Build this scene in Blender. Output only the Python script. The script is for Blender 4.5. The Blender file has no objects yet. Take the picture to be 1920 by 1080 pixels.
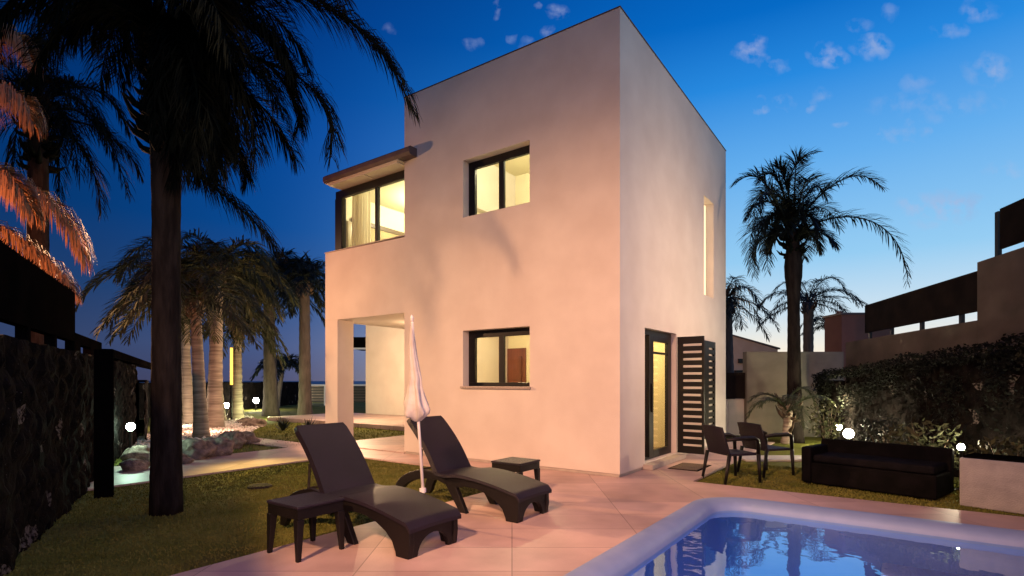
import bpy, math, random
from mathutils import Vector, Matrix, noise
R = math.radians
random.seed(7)
scene = bpy.context.scene
col = scene.collection
# ---------------------------------------------------------------- camera
FPX, HY, HC = 1020.0, 714.0, 1.5            # focal length in photo pixels, horizon row, eye height
cam_d = bpy.data.cameras.new('camera'); cam = bpy.data.objects.new('camera', cam_d); col.objects.link(cam)
cam.location = (0, 0, HC); cam.rotation_euler = (R(90), 0, 0)
cam_d.sensor_width = 36; cam_d.lens = 36*FPX/1920; cam_d.shift_y = (HY-540)/1920
cam_d.clip_start = .05; cam_d.clip_end = 9000
scene.camera = cam
scene.view_settings.view_transform = 'Standard'; scene.view_settings.look = 'None'
scene.view_settings.exposure = 0; scene.view_settings.gamma = 1
scene.render.engine = 'CYCLES'
scene.cycles.use_denoising = True
scene.cycles.max_bounces = 8; scene.cycles.transparent_max_bounces = 24
scene.cycles.sample_clamp_indirect = 3.0
# ---------------------------------------------------------------- dusk sky
def lin(r, g, b):
    f = lambda c: (c/255/12.92) if c/255 <= .04045 else ((c/255+.055)/1.055)**2.4
    return (f(r), f(g), f(b), 1)
world = bpy.data.worlds.new('World'); scene.world = world; world.use_nodes = True
nt = world.node_tree; nt.nodes.clear(); N = nt.nodes.new; LK = nt.links.new
def mth(op, a, b=None, c=None, clamp=False):
    n = N('ShaderNodeMath'); n.operation = op; n.use_clamp = clamp
    for i, x in enumerate((a, b, c)):
        if x is None: continue
        if isinstance(x, (int, float)): n.inputs[i].default_value = x
        else: LK(x, n.inputs[i])
    return n.outputs[0]
def mixc(f, a, b, mode='MIX'):
    n = N('ShaderNodeMix'); n.data_type = 'RGBA'; n.blend_type = mode
    for i, x in ((0, f), (6, a), (7, b)):
        if isinstance(x, (int, float)): n.inputs[i].default_value = x
        elif isinstance(x, tuple): n.inputs[i].default_value = x
        else: LK(x, n.inputs[i])
    return n.outputs[2]
def ramp(x, stops):
    n = N('ShaderNodeValToRGB'); e = n.color_ramp.elements
    while len(e) < len(stops): e.new(.5)
    for k, (p, c) in enumerate(stops): e[k].position = p; e[k].color = c
    LK(x, n.inputs[0]); return n.outputs[0]
tc = N('ShaderNodeTexCoord'); sp = N('ShaderNodeSeparateXYZ'); LK(tc.outputs['Generated'], sp.inputs[0])
x_, y_, z_ = sp.outputs
horiz = mth('SQRT', mth('ADD', mth('MULTIPLY', x_, x_), mth('MULTIPLY', y_, y_)))
elev = mth('DIVIDE', z_, mth('MAXIMUM', horiz, .001))
sky_r = ramp(elev, [(0, lin(255,236,205)), (.05, lin(250,240,222)), (.11, lin(205,226,240)), (.20, lin(150,205,243)), (.36, lin(100,174,238)), (.5, lin(40,138,224)), (.62, lin(6,106,198)), (.85, lin(0,70,160))])
sky_l = ramp(elev, [(0, lin(84,88,126)), (.06, lin(78,98,148)), (.14, lin(48,88,150)), (.26, lin(12,82,162)), (.42, lin(4,76,162)), (.6, lin(3,62,140)), (.85, lin(2,46,112))])
azi = mth('DIVIDE', x_, mth('MAXIMUM', horiz, .001))
mr = N('ShaderNodeMapRange'); mr.interpolation_type = 'SMOOTHSTEP'; LK(azi, mr.inputs[0]); mr.inputs[1].default_value = -.45; mr.inputs[2].default_value = .42
mr2 = N('ShaderNodeMapRange'); mr2.interpolation_type = 'SMOOTHSTEP'; LK(azi, mr2.inputs[0]); mr2.inputs[1].default_value = -.75; mr2.inputs[2].default_value = -.2
mr2.inputs[3].default_value = .42; mr2.inputs[4].default_value = 1
sky = mixc(mr.outputs[0], sky_l, sky_r)
vs = N('ShaderNodeVectorMath'); vs.operation = 'SCALE'; LK(sky, vs.inputs[0]); LK(mr2.outputs[0], vs.inputs[3]); sky = vs.outputs[0]
# small evening clouds: each one a soft patch at its own bearing, broken up by noise
pu = mth('DIVIDE', x_, mth('MAXIMUM', y_, .01)); pv = mth('DIVIDE', z_, mth('MAXIMUM', y_, .01))
cv = N('ShaderNodeCombineXYZ'); LK(pu, cv.inputs[0]); LK(pv, cv.inputs[1])
nz = N('ShaderNodeTexNoise'); nz.inputs['Scale'].default_value = 34; nz.inputs['Detail'].default_value = 6; LK(cv.outputs[0], nz.inputs[0])
nzw = N('ShaderNodeTexNoise'); nzw.inputs['Scale'].default_value = 16; nzw.inputs['Detail'].default_value = 5; LK(cv.outputs[0], nzw.inputs[0])
sw_ = N('ShaderNodeSeparateColor'); LK(nzw.outputs['Color'], sw_.inputs[0])
pu = mth('ADD', pu, mth('MULTIPLY', mth('SUBTRACT', sw_.outputs[0], .5), .07)); pv = mth('ADD', pv, mth('MULTIPLY', mth('SUBTRACT', sw_.outputs[1], .5), .055))
CL = [(1415,95,28,22,1),(1455,118,28,13,.6),(1553,100,32,24,.85),(1638,83,36,22,1),(1858,132,44,28,.8),(1840,18,34,22,.6),(1782,52,34,14,.55),
      (1613,42,22,12,.4),(1668,20,16,16,.5),(1470,190,20,14,.75),(1428,202,14,10,.9),(1420,186,12,8,.6),(1541,177,22,16,.6),(1522,196,9,7,.7),(1716,155,26,20,.45),
      (1725,196,90,26,.38),(1810,192,60,20,.4),(1703,225,14,8,.7),(1690,250,38,16,.6),(1732,242,16,8,.6),(1650,262,10,7,.8),(1578,236,10,7,.5),(1780,386,60,24,1),(1715,388,40,20,.8),(1740,423,50,9,.35),(1880,322,34,18,.5),
      (1043,24,18,16,.8),(930,16,10,12,.7),(890,84,14,14,.6),(957,73,12,8,.55),(1028,66,14,12,.6),(990,84,14,9,.4),(728,60,12,9,.35),(1005,11,8,6,.5)]
tot = None
for (cx, cy, sx, sy, k) in CL:
    a = mth('MULTIPLY', mth('SUBTRACT', pu, (cx-960)/FPX), FPX/(sx*1.25)); b = mth('MULTIPLY', mth('SUBTRACT', pv, (HY-cy)/FPX), FPX/(sy*1.25))
    d2 = mth('ADD', mth('MULTIPLY', a, a), mth('MULTIPLY', b, b))
    m = mth('MULTIPLY', mth('SUBTRACT', 1, d2, clamp=True), k)
    tot = m if tot is None else mth('MAXIMUM', tot, m)
brk = N('ShaderNodeMapRange'); LK(nz.outputs[0], brk.inputs[0]); brk.inputs[1].default_value = .42; brk.inputs[2].default_value = .62
cm = mth('MULTIPLY', tot, brk.outputs[0]); cm = mth('MULTIPLY', cm, mth('GREATER_THAN', y_, .05)); cm = mth('MULTIPLY', cm, .58, clamp=True)
nz2 = N('ShaderNodeTexNoise'); nz2.inputs['Scale'].default_value = 9; LK(cv.outputs[0], nz2.inputs[0])
cloud_c = mixc(nz2.outputs[0], lin(120,165,215), lin(205,200,225))
sky = mixc(cm, sky, cloud_c)
bg = N('ShaderNodeBackground'); LK(sky, bg.inputs[0]); bg.inputs[1].default_value = 1.0
wo = N('ShaderNodeOutputWorld'); LK(bg.outputs[0], wo.inputs[0])
# ---------------------------------------------------------------- lamps of the street and terrace, with some added fills
def lamp(name, loc, power, colr, radius=.12):
    d = bpy.data.lights.new(name, 'POINT'); d.energy = power; d.color = colr; d.shadow_soft_size = radius
    o = bpy.data.objects.new(name, d); o.location = loc; col.objects.link(o); return o
def spot(name, loc, aim, power, colr, size, radius=.12, blend=1.0):
    d = bpy.data.lights.new(name, 'SPOT'); d.energy = power; d.color = colr; d.shadow_soft_size = radius; d.spot_size = R(size); d.spot_blend = blend
    o = bpy.data.objects.new(name, d); o.location = loc; o.rotation_euler = (Vector(aim)-Vector(loc)).to_track_quat('-Z', 'Y').to_euler(); col.objects.link(o); return o
spot('street_or_added_light', (-3.8,-2.4,6.8), (.7,7.9,.4), 6300, (1,.52,.28), 54, .25)
spot('street_or_added_light', (-12.5,12.2,4.3), (-1.9,8.6,1.0), 8200, (1,.51,.25), 70, .12)
spot('street_or_added_light', (-6.9,4.9,2.7), (-7.1,7.7,3.8), 1250, (1,.27,.08), 92, .1)
spot('wall_light', (6.9,7.6,2.6), (2.6,11.0,3.0), 1020, (1,.63,.40), 102, .15)
spot('deck_fill', (.3,-1.0,2.6), (1.0,5.0,0), 1150, (1,.46,.36), 104, .25)  # unseen fill added behind the camera to brighten the paving
lamp('street_or_added_light', (8.6,21.5,3.6), 170, (1,.62,.36), .15)  # added to brighten the distant beige house, not a known street lamp
lamp('garden_or_added_light', (-8.7,15.4,.45), 110, (1,.55,.36), .08)
lamp('garden_or_added_light', (-10.6,17.2,.35), 120, (1,.74,.52), .08)
spot('garden_or_added_light', (-5.6,11.0,2.5), (-3.9,9.0,0), 700, (1,.70,.16), 52, .1)  # unseen spot added to make the yellow patch on the lawn
lamp('garden_or_added_light', (7.5,12.4,1.0), 55, (1,.88,.50), .08)
lamp('garden_or_added_light', (-9.6,21.0,.4), 110, (.9,1,.45), .08)

# ---------------------------------------------------------------- mesh helpers
A_ = Vector((-.812, .583, 0)).normalized(); B_ = Vector((A_.y, -A_.x, 0)); C0 = Vector((1.64, 8.27, 0))
FRAME = Matrix(((B_.x, A_.x, 0, C0.x), (B_.y, A_.y, 0, C0.y), (0, 0, 1, 0), (0, 0, 0, 1)))  # local (v, u, z)
ANG = math.atan2(B_.y, B_.x)
def F(v, u, z=0): return FRAME @ Vector((v, u, z))
def W(px, py, Y): return Vector(((px-960)/FPX*Y, Y, HC+(HY-py)/FPX*Y))
def G(px, py, z=0):
    Y = (HC-z)*FPX/(py-HY); return Vector(((px-960)/FPX*Y, Y, z))
class MB:
    def __init__(s, M=None): s.v = []; s.f = []; s.M = M
    def add(s, vs, fs):
        n = len(s.v); s.v += [tuple((s.M @ Vector(p)) if s.M else p) for p in vs]; s.f += [tuple(i+n for i in f) for f in fs]; return s
    def box(s, x0, x1, y0, y1, z0, z1):
        return s.add([(x0,y0,z0),(x1,y0,z0),(x1,y1,z0),(x0,y1,z0),(x0,y0,z1),(x1,y0,z1),(x1,y1,z1),(x0,y1,z1)],
                     [(0,3,2,1),(4,5,6,7),(0,1,5,4),(1,2,6,5),(2,3,7,6),(3,0,4,7)])
    def tube(s, pts, rads, seg=10, cap=True):
        pts = [Vector(p) for p in pts]
        if isinstance(rads, (int, float)): rads = [rads]*len(pts)
        vs = []; fs = []; ref = None
        for i, p in enumerate(pts):
            t = (pts[min(i+1, len(pts)-1)]-pts[max(i-1, 0)]).normalized()
            if ref is None: ref = Vector((1,0,0)) if abs(t.x) < .8 else Vector((0,1,0))
            n = (ref - t*ref.dot(t)).normalized(); b = t.cross(n); ref = n
            for k in range(seg):
                a = 2*math.pi*k/seg; vs.append(p+(n*math.cos(a)+b*math.sin(a))*rads[i])
        for i in range(len(pts)-1):
            for k in range(seg):
                k2 = (k+1) % seg; fs.append((i*seg+k, i*seg+k2, (i+1)*seg+k2, (i+1)*seg+k))
        if cap: fs.append(tuple(range(seg))[::-1]); fs.append(tuple((len(pts)-1)*seg+k for k in range(seg)))
        return s.add(vs, fs)
    def prism(s, poly, ext):      # poly: list of 3D points, ext: vector
        n = len(poly); e = Vector(ext); vs = [Vector(p) for p in poly]+[Vector(p)+e for p in poly]
        fs = [tuple(range(n))[::-1], tuple(range(n, 2*n))]+[(i, (i+1) % n, n+(i+1) % n, n+i) for i in range(n)]
        return s.add(vs, fs)
    def sheet(s, grid):           # grid of rows of points
        h = len(grid); w = len(grid[0]); vs = [p for r in grid for p in r]
        return s.add(vs, [(i*w+j, i*w+j+1, (i+1)*w+j+1, (i+1)*w+j) for i in range(h-1) for j in range(w-1)])
    def build(s, name, mat, parent=None, smooth=False, bevel=0, auto=None, segs=2):
        me = bpy.data.meshes.new(name); me.from_pydata([tuple(p) for p in s.v], [], s.f); me.update()
        o = bpy.data.objects.new(name, me); col.objects.link(o); me.materials.append(mat)
        if smooth: me.polygons.foreach_set('use_smooth', [True]*len(me.polygons))
        if bevel:
            m = o.modifiers.new('bevel', 'BEVEL'); m.width = bevel; m.segments = segs; m.limit_method = 'ANGLE'; m.angle_limit = R(40)
        if parent: o.parent = parent
        return o
def tag(o, label=None, cat=None, group=None, kind=None):
    if label: o['label'] = label
    if cat: o['category'] = cat
    if group: o['group'] = group
    if kind: o['kind'] = kind
    return o
def empty(name, loc=(0,0,0), rz=0, label=None, cat=None, group=None, kind=None):
    o = bpy.data.objects.new(name, None); col.objects.link(o); o.location = loc; o.rotation_euler = (0,0,rz); o.empty_display_size = .2
    return tag(o, label, cat, group, kind)
def copy_tree(o, parent=None):
    c = o.copy(); col.objects.link(c); c.parent = parent
    for ch in [k for k in bpy.data.objects if k.parent == o]: copy_tree(ch, c)
    return c
def structure(o): o['kind'] = 'structure'; return o
# ---------------------------------------------------------------- materials
def mat(name, c, rough=.7, c2=None, scale=4, bump=0, bscale=None, metal=0, spec=.5, detail=5, lo=.35, hi=.65, stretch=None, extra=None, coat=0):
    m = bpy.data.materials.new(name); m.use_nodes = True; t = m.node_tree; p = t.nodes['Principled BSDF']
    p.inputs['Base Color'].default_value = (*c, 1); p.inputs['Roughness'].default_value = rough; p.inputs['Metallic'].default_value = metal
    p.inputs['Specular IOR Level'].default_value = spec; p.inputs['Coat Weight'].default_value = coat
    g = t.nodes.new('ShaderNodeTexCoord'); mp = t.nodes.new('ShaderNodeMapping'); t.links.new(g.outputs['Object'], mp.inputs[0])
    if stretch: mp.inputs['Scale'].default_value = stretch
    if c2:
        n = t.nodes.new('ShaderNodeTexNoise'); n.inputs['Scale'].default_value = scale; n.inputs['Detail'].default_value = detail
        r = t.nodes.new('ShaderNodeValToRGB'); r.color_ramp.elements[0].position = lo; r.color_ramp.elements[1].position = hi
        r.color_ramp.elements[0].color = (*c, 1); r.color_ramp.elements[1].color = (*c2, 1)
        t.links.new(mp.outputs[0], n.inputs[0]); t.links.new(n.outputs[0], r.inputs[0]); t.links.new(r.outputs[0], p.inputs['Base Color'])
    if bump:
        n = t.nodes.new('ShaderNodeTexNoise'); n.inputs['Scale'].default_value = bscale or scale*6; n.inputs['Detail'].default_value = 6
        b = t.nodes.new('ShaderNodeBump'); b.inputs['Strength'].default_value = bump; b.inputs['Distance'].default_value = .02
        t.links.new(mp.outputs[0], n.inputs[0]); t.links.new(n.outputs[0], b.inputs['Height']); t.links.new(b.outputs[0], p.inputs['Normal'])
    return m
def emat(name, c, s):
    m = bpy.data.materials.new(name); m.use_nodes = True; t = m.node_tree; p = t.nodes['Principled BSDF']
    p.inputs['Base Color'].default_value = (*c, 1); p.inputs['Emission Color'].default_value = (*c, 1); p.inputs['Emission Strength'].default_value = s
    return m
def glassmat(name, tint=(.9,.93,.95), fac=.12, base=.04, expo=5, rough=.0):
    m = bpy.data.materials.new(name); m.use_nodes = True; t = m.node_tree; t.nodes.clear()
    o = t.nodes.new('ShaderNodeOutputMaterial'); mx = t.nodes.new('ShaderNodeMixShader'); tr = t.nodes.new('ShaderNodeBsdfTransparent'); gl = t.nodes.new('ShaderNodeBsdfGlossy')
    lw = t.nodes.new('ShaderNodeLayerWeight'); lw.inputs[0].default_value = .5
    pw = t.nodes.new('ShaderNodeMath'); pw.operation = 'POWER'; pw.inputs[1].default_value = expo; t.links.new(lw.outputs['Facing'], pw.inputs[0])
    fr = t.nodes.new('ShaderNodeMath'); fr.operation = 'MULTIPLY_ADD'; fr.inputs[1].default_value = 1-base; fr.inputs[2].default_value = base; t.links.new(pw.outputs[0], fr.inputs[0]); fr = (fr, lw); tr.inputs[0].default_value = (*tint, 1); gl.inputs['Roughness'].default_value = rough
    t.links.new(fr[0].outputs[0], mx.inputs[0]); t.links.new(tr.outputs[0], mx.inputs[1]); t.links.new(gl.outputs[0], mx.inputs[2]); t.links.new(mx.outputs[0], o.inputs[0])
    return m, t, gl, fr
plaster = mat('plaster', (.60,.535,.47), .9, (.66,.60,.53), 1.3, .25, 90, spec=.2)
def weather(m, amt=.16):
    t = m.node_tree; p = t.nodes['Principled BSDF']; g = t.nodes.new('ShaderNodeTexCoord'); mp = t.nodes.new('ShaderNodeMapping'); mp.inputs['Scale'].default_value = (.8,.8,1.3)
    n = t.nodes.new('ShaderNodeTexNoise'); n.inputs['Scale'].default_value = 2.4; n.inputs['Detail'].default_value = 7; t.links.new(g.outputs['Object'], mp.inputs[0]); t.links.new(mp.outputs[0], n.inputs[0])
    n2 = t.nodes.new('ShaderNodeTexNoise'); n2.inputs['Scale'].default_value = .55; n2.inputs['Detail'].default_value = 4; t.links.new(g.outputs['Object'], n2.inputs[0])
    a = t.nodes.new('ShaderNodeMath'); a.operation = 'MULTIPLY_ADD'; t.links.new(n.outputs[0], a.inputs[0]); a.inputs[1].default_value = .6; 
    b = t.nodes.new('ShaderNodeMath'); b.operation = 'MULTIPLY'; b.inputs[1].default_value = .6; t.links.new(n2.outputs[0], b.inputs[0]); t.links.new(b.outputs[0], a.inputs[2])
    r = t.nodes.new('ShaderNodeMapRange'); r.inputs[1].default_value = .42; r.inputs[2].default_value = .72; r.inputs[3].default_value = 1-amt; r.inputs[4].default_value = 1.0; t.links.new(a.outputs[0], r.inputs[0])
    v = t.nodes.new('ShaderNodeVectorMath'); v.operation = 'SCALE'; t.links.new(p.inputs['Base Color'].links[0].from_socket, v.inputs[0]); t.links.new(r.outputs[0], v.inputs[3]); t.links.new(v.outputs[0], p.inputs['Base Color'])
weather(plaster, .05)
plaster_in = mat('interior_plaster', (.80,.72,.52), .9, spec=.2)
ceiling_in = mat('interior_ceiling', (.86,.80,.58), .9, spec=.2)
plinth_m = mat('plinth_stone', (.36,.31,.27), .8, (.42,.36,.31), 6, .2)
dark_frame = mat('dark_aluminium', (.009,.008,.008), .4, spec=.25)
brown_fascia = mat('brown_fascia', (.075,.05,.045), .6, (.10,.065,.06), 5, .1)
soffit_m = mat('soffit_paint', (.62,.58,.46), .8)
white_paint = mat('white_paint', (.78,.77,.74), .5, (.70,.69,.66), 8)
glass_m, _, _, _ = glassmat('window_glass')
curtain_m = mat('curtain_cloth', (.80,.74,.55), .9, (.74,.68,.48), 20, .2)
wood_m = mat('dark_red_wood', (.16,.045,.025), .4, (.10,.03,.018), 6, .1, stretch=(1,1,.15))
sill_m = mat('stone_sill', (.40,.34,.28), .6, (.25,.20,.17), 60, .2)
deck_m = mat('deck_tile', (.60,.43,.36), .5, (.70,.51,.435), 1.1, .12, 40, spec=.4)
# tile joints in the deck
def add_joints(m, sx, sy, rot=0, dark=.55, w=.004):
    t = m.node_tree; p = t.nodes['Principled BSDF']
    g = t.nodes.new('ShaderNodeTexCoord'); mp = t.nodes.new('ShaderNodeMapping'); t.links.new(g.outputs['Object'], mp.inputs[0])
    br = t.nodes.new('ShaderNodeTexBrick'); br.offset = 0; br.inputs['Scale'].default_value = 1; br.inputs['Mortar Size'].default_value = w
    br.inputs['Brick Width'].default_value = sx; br.inputs['Row Height'].default_value = sy; br.inputs['Mortar Smooth'].default_value = .2
    br.inputs['Color1'].default_value = (1,1,1,1); br.inputs['Color2'].default_value = (.74,.72,.74,1); br.inputs['Mortar'].default_value = (dark,dark,dark,1)
    t.links.new(mp.outputs[0], br.inputs[0])
    mx = t.nodes.new('ShaderNodeMix'); mx.data_type = 'RGBA'; mx.blend_type = 'MULTIPLY'; mx.inputs[0].default_value = 1
    src = p.inputs['Base Color'].links[0].from_socket
    t.links.new(src, mx.inputs[6]); t.links.new(br.outputs[0], mx.inputs[7]); t.links.new(mx.outputs[2], p.inputs['Base Color'])
add_joints(deck_m, 1.2, .6, dark=.45, w=.005); weather(deck_m, .3)
grass_m = mat('lawn_turf', (.085,.095,.016), .95, (.14,.135,.03), 1.2, .3, 220, spec=.1)
blade_m = mat('grass_blade', (.10,.115,.02), .8, (.17,.165,.04), 3, spec=.2)
soil_m = mat('soil', (.03,.022,.016), .95, (.05,.036,.026), 3, .6, 40)
rim_m = mat('pool_rim', (.22,.31,.52), .55, (.26,.35,.56), 3, coat=0)
pool_m = mat('pool_shell', (.08,.24,.72), .35, (.11,.29,.78), 2)
curtain_m = bpy.data.materials.new('sheer_curtain'); curtain_m.use_nodes = True
_t = curtain_m.node_tree; _t.nodes.clear(); _o = _t.nodes.new('ShaderNodeOutputMaterial'); _m = _t.nodes.new('ShaderNodeMixShader'); _d = _t.nodes.new('ShaderNodeBsdfDiffuse'); _l = _t.nodes.new('ShaderNodeBsdfTranslucent')
_w = _t.nodes.new('ShaderNodeTexNoise'); _w.inputs['Scale'].default_value = 30; _r = _t.nodes.new('ShaderNodeValToRGB'); _r.color_ramp.elements[0].color = (.80,.72,.50,1); _r.color_ramp.elements[1].color = (.92,.85,.64,1)
_t.links.new(_w.outputs[0], _r.inputs[0]); _t.links.new(_r.outputs[0], _d.inputs[0]); _t.links.new(_r.outputs[0], _l.inputs[0]); _m.inputs[0].default_value = .6; _t.links.new(_d.outputs[0], _m.inputs[1]); _t.links.new(_l.outputs[0], _m.inputs[2]); _t.links.new(_m.outputs[0], _o.inputs[0])
wicker_m = mat('dark_resin', (.006,.005,.005), .45, (.010,.008,.008), 3, .25, 160, spec=.25)
wicker2_m = mat('dark_resin_weave', (.019,.014,.023), .42, (.013,.010,.016), 3, .45, 220, spec=.22)
cloth_m = mat('parasol_cloth', (.62,.60,.55), .9, (.50,.47,.42), 8, .2)
pole_m = mat('parasol_pole', (.78,.76,.72), .35)
sofa_m = mat('sofa_weave', (.004,.004,.004), .6, (.008,.007,.008), 5, .6, 140, spec=.02)
planter_m = mat('grey_render', (.25,.245,.25), .8, (.32,.31,.31), 6, .5, 60)
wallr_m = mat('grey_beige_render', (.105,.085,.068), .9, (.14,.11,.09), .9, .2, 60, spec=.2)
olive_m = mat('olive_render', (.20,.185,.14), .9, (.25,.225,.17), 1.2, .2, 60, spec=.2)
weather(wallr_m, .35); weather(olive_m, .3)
screen_m = mat('dark_screen_mesh', (.010,.008,.007), .9, (.018,.013,.011), 3, spec=.05)
black_m = mat('black_board', (.003,.003,.003), 1, (.005,.004,.004), 3, spec=0)
mat_m = mat('door_mat_fibre', (.10,.07,.05), .95, (.16,.11,.08), 60, .6)
boulder_m = mat('boulder', (.11,.085,.07), .95, (.28,.22,.18), 3, 1, 10, spec=.1)
pebble_m = mat('white_pebble', (.55,.47,.42), .7, (.75,.68,.62), 9)
trunkr_m = mat('ringed_bark', (.15,.115,.09), .9, (.34,.28,.22), 2.5, .9, 8, stretch=(.5,.5,6))
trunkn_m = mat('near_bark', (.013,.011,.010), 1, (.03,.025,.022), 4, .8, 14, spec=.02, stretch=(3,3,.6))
trunkd_m = mat('grey_bark', (.05,.04,.034), .9, (.085,.07,.06), 4, .8, 14, stretch=(3,3,.6))
frond_m = mat('palm_leaf', (.022,.032,.012), .55, (.05,.06,.022), 2.5, spec=.4)
frondo_m = mat('orange_lit_palm_leaf', (.16,.09,.045), .6, (.26,.16,.08), 2.5, spec=.3)  # orange of the lamp light worked into the leaf colour
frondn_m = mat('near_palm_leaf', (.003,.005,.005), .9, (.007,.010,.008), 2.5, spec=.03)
frondm_m = mat('bed_palm_leaf', (.028,.034,.015), .7, (.065,.064,.032), 2.5, spec=.1)
frondd_m = mat('dark_palm_leaf', (.008,.014,.012), .6, (.016,.022,.016), 2.5, spec=.25)
dead_m = mat('leaf_sheath', (.06,.042,.028), .9, (.12,.085,.055), 8, .8)
sea_m = mat('sea_water', (.012,.018,.035), .35, bump=.3, bscale=.3)
metal_m = mat('cast_iron', (.012,.011,.010), .7, (.03,.025,.02), 30, spec=.2)
house2_m = mat('neighbour_render', (.42,.30,.23), .9, (.46,.34,.27), 2, spec=.2)
brick2_m = mat('rust_render', (.20,.085,.06), .9, (.23,.10,.07), 2)
bulb_m = emat('lit_globe', (1,.88,.60), 420)
bulbg_m = emat('lit_green_globe', (.62,1,.74), 300)
spot_m = emat('lit_downlight', (1,.93,.72), 25)
strip_m = emat('lit_strip', (1,.58,.10), 1.6)
def rockmat(name, base, base2, light, thr, sc=2.6):
    m = mat(name, base, 1, base2, 5, 1, 16, spec=.03); t = m.node_tree; p = t.nodes['Principled BSDF']
    g = t.nodes.new('ShaderNodeTexCoord'); w = t.nodes.new('ShaderNodeTexNoise'); w.inputs['Scale'].default_value = 3; t.links.new(g.outputs['Object'], w.inputs[0])
    ad = t.nodes.new('ShaderNodeMix'); ad.data_type = 'RGBA'; ad.inputs[0].default_value = .22; w.inputs['Detail'].default_value = 6; t.links.new(g.outputs['Object'], ad.inputs[6]); t.links.new(w.outputs['Color'], ad.inputs[7])
    vo = t.nodes.new('ShaderNodeTexVoronoi'); vo.inputs['Scale'].default_value = sc; t.links.new(ad.outputs[2], vo.inputs[0])
    s = t.nodes.new('ShaderNodeSeparateColor'); t.links.new(vo.outputs['Color'], s.inputs[0])
    gt = t.nodes.new('ShaderNodeMath'); gt.operation = 'GREATER_THAN'; gt.inputs[1].default_value = thr; t.links.new(s.outputs[0], gt.inputs[0])
    lt = t.nodes.new('ShaderNodeMath'); lt.operation = 'LESS_THAN'; lt.inputs[1].default_value = .42; t.links.new(vo.outputs['Distance'], lt.inputs[0])
    mu = t.nodes.new('ShaderNodeMath'); mu.operation = 'MULTIPLY'; t.links.new(gt.outputs[0], mu.inputs[0]); t.links.new(lt.outputs[0], mu.inputs[1])
    fn = t.nodes.new('ShaderNodeTexNoise'); fn.inputs['Scale'].default_value = 26; fn.inputs['Detail'].default_value = 8; t.links.new(g.outputs['Object'], fn.inputs[0])
    fr_ = t.nodes.new('ShaderNodeMapRange'); fr_.inputs[1].default_value = .42; fr_.inputs[2].default_value = .6; t.links.new(fn.outputs[0], fr_.inputs[0])
    mu2 = t.nodes.new('ShaderNodeMath'); mu2.operation = 'MULTIPLY'; t.links.new(mu.outputs[0], mu2.inputs[0]); t.links.new(fr_.outputs[0], mu2.inputs[1])
    sp_ = t.nodes.new('ShaderNodeTexNoise'); sp_.inputs['Scale'].default_value = 60; sp_.inputs['Detail'].default_value = 3; t.links.new(g.outputs['Object'], sp_.inputs[0])
    sr_ = t.nodes.new('ShaderNodeMapRange'); sr_.inputs[1].default_value = .68; sr_.inputs[2].default_value = .74; sr_.inputs[4].default_value = .5; t.links.new(sp_.outputs[0], sr_.inputs[0])
    mu3 = t.nodes.new('ShaderNodeMath'); mu3.operation = 'MAXIMUM'; t.links.new(mu2.outputs[0], mu3.inputs[0]); t.links.new(sr_.outputs[0], mu3.inputs[1]); mu = mu3
    mx = t.nodes.new('ShaderNodeMix'); mx.data_type = 'RGBA'; t.links.new(mu.outputs[0], mx.inputs[0])
    t.links.new(p.inputs['Base Color'].links[0].from_socket, mx.inputs[6]); mx.inputs[7].default_value = (*light, 1); t.links.new(mx.outputs[2], p.inputs['Base Color'])
    return m
rock_m = rockmat('volcanic_stone', (.004,.0035,.003), (.013,.010,.009), (.16,.13,.115), .86, 3.9)
rockl_m = rockmat('dark_stone', (.003,.0025,.0025), (.009,.007,.0065), (.11,.09,.085), .91, 4.8)
# ---------------------------------------------------------------- ground, sea, deck
g = MB().add([(-90,-20,0),(90,-20,0),(90,52,0),(-90,52,0)], [(0,1,2,3)]).build('ground', grass_m); structure(g)
g = MB().add([(-6000,40,-3),(6000,40,-3),(6000,8000,-3),(-6000,8000,-3)], [(0,1,2,3)]).build('sea', sea_m); structure(g)
DT = .03
PV0, PV1, PU0, PU1, PR = -6.5, -.45, -8.6, -1.42, .6      # the pool's outer rectangle in (v, u)
def framed(name, m, rects, z0=.004, z1=DT, extra=None):
    mb = MB(FRAME)
    for (v0, v1, u0, u1) in rects: mb.box(v0, v1, u0, u1, z0, z1)
    if extra: extra(mb)
    return mb
dk = framed('deck', deck_m, [(-9.5,-.83,PU1,1.0), (-.83,0,PU1,1.0), (-.83,0,1.0,7.5), (PV1,0,-9.6,PU1), (0,.32,-9.6,-1.0), (0,6.6,-1.0,0), (-9.5,PV0,-9.6,PU1), (PV0,PV1,-9.6,PU0)])
def corner(cv, cu, sv, su):       # deck in the outside of a rounded pool corner
    pts = [(cv, cu, 0)]
    for k in range(9):
        a = R(90)*k/8; pts.append((cv-sv*PR+sv*PR*math.sin(a), cu-su*PR+su*PR*math.cos(a), 0))
    pts = [Vector((p[0], p[1], .004)) for p in pts]
    if sv*su > 0: pts = pts[::-1]
    dk.prism(pts, (0,0,DT-.004))
for a in ((PV1,PU1,1,1), (PV1,PU0,1,-1), (PV0,PU1,-1,1), (PV0,PU0,-1,-1)): corner(*a)
structure(dk.build('pool_deck', deck_m))
structure(framed('', None, [(-9.5,-.83,5.5,7.5), (-.83,-.1,7.5,13)]).build('garden_path', deck_m))
structure(framed('', None, [(0,3.6,4.72,7.3)], z1=.05).build('porch_floor', deck_m))
structure(framed('', None, [(3.6,7.2,4.72,16)], z1=.14).build('raised_terrace', deck_m, bevel=.01))
structure(MB().box(4.35,6.6,10.1,10.7,.004,.035).build('garden_path', mat('pale_paving',(.5,.47,.42),.5,(.56,.52,.47),3)))
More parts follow.
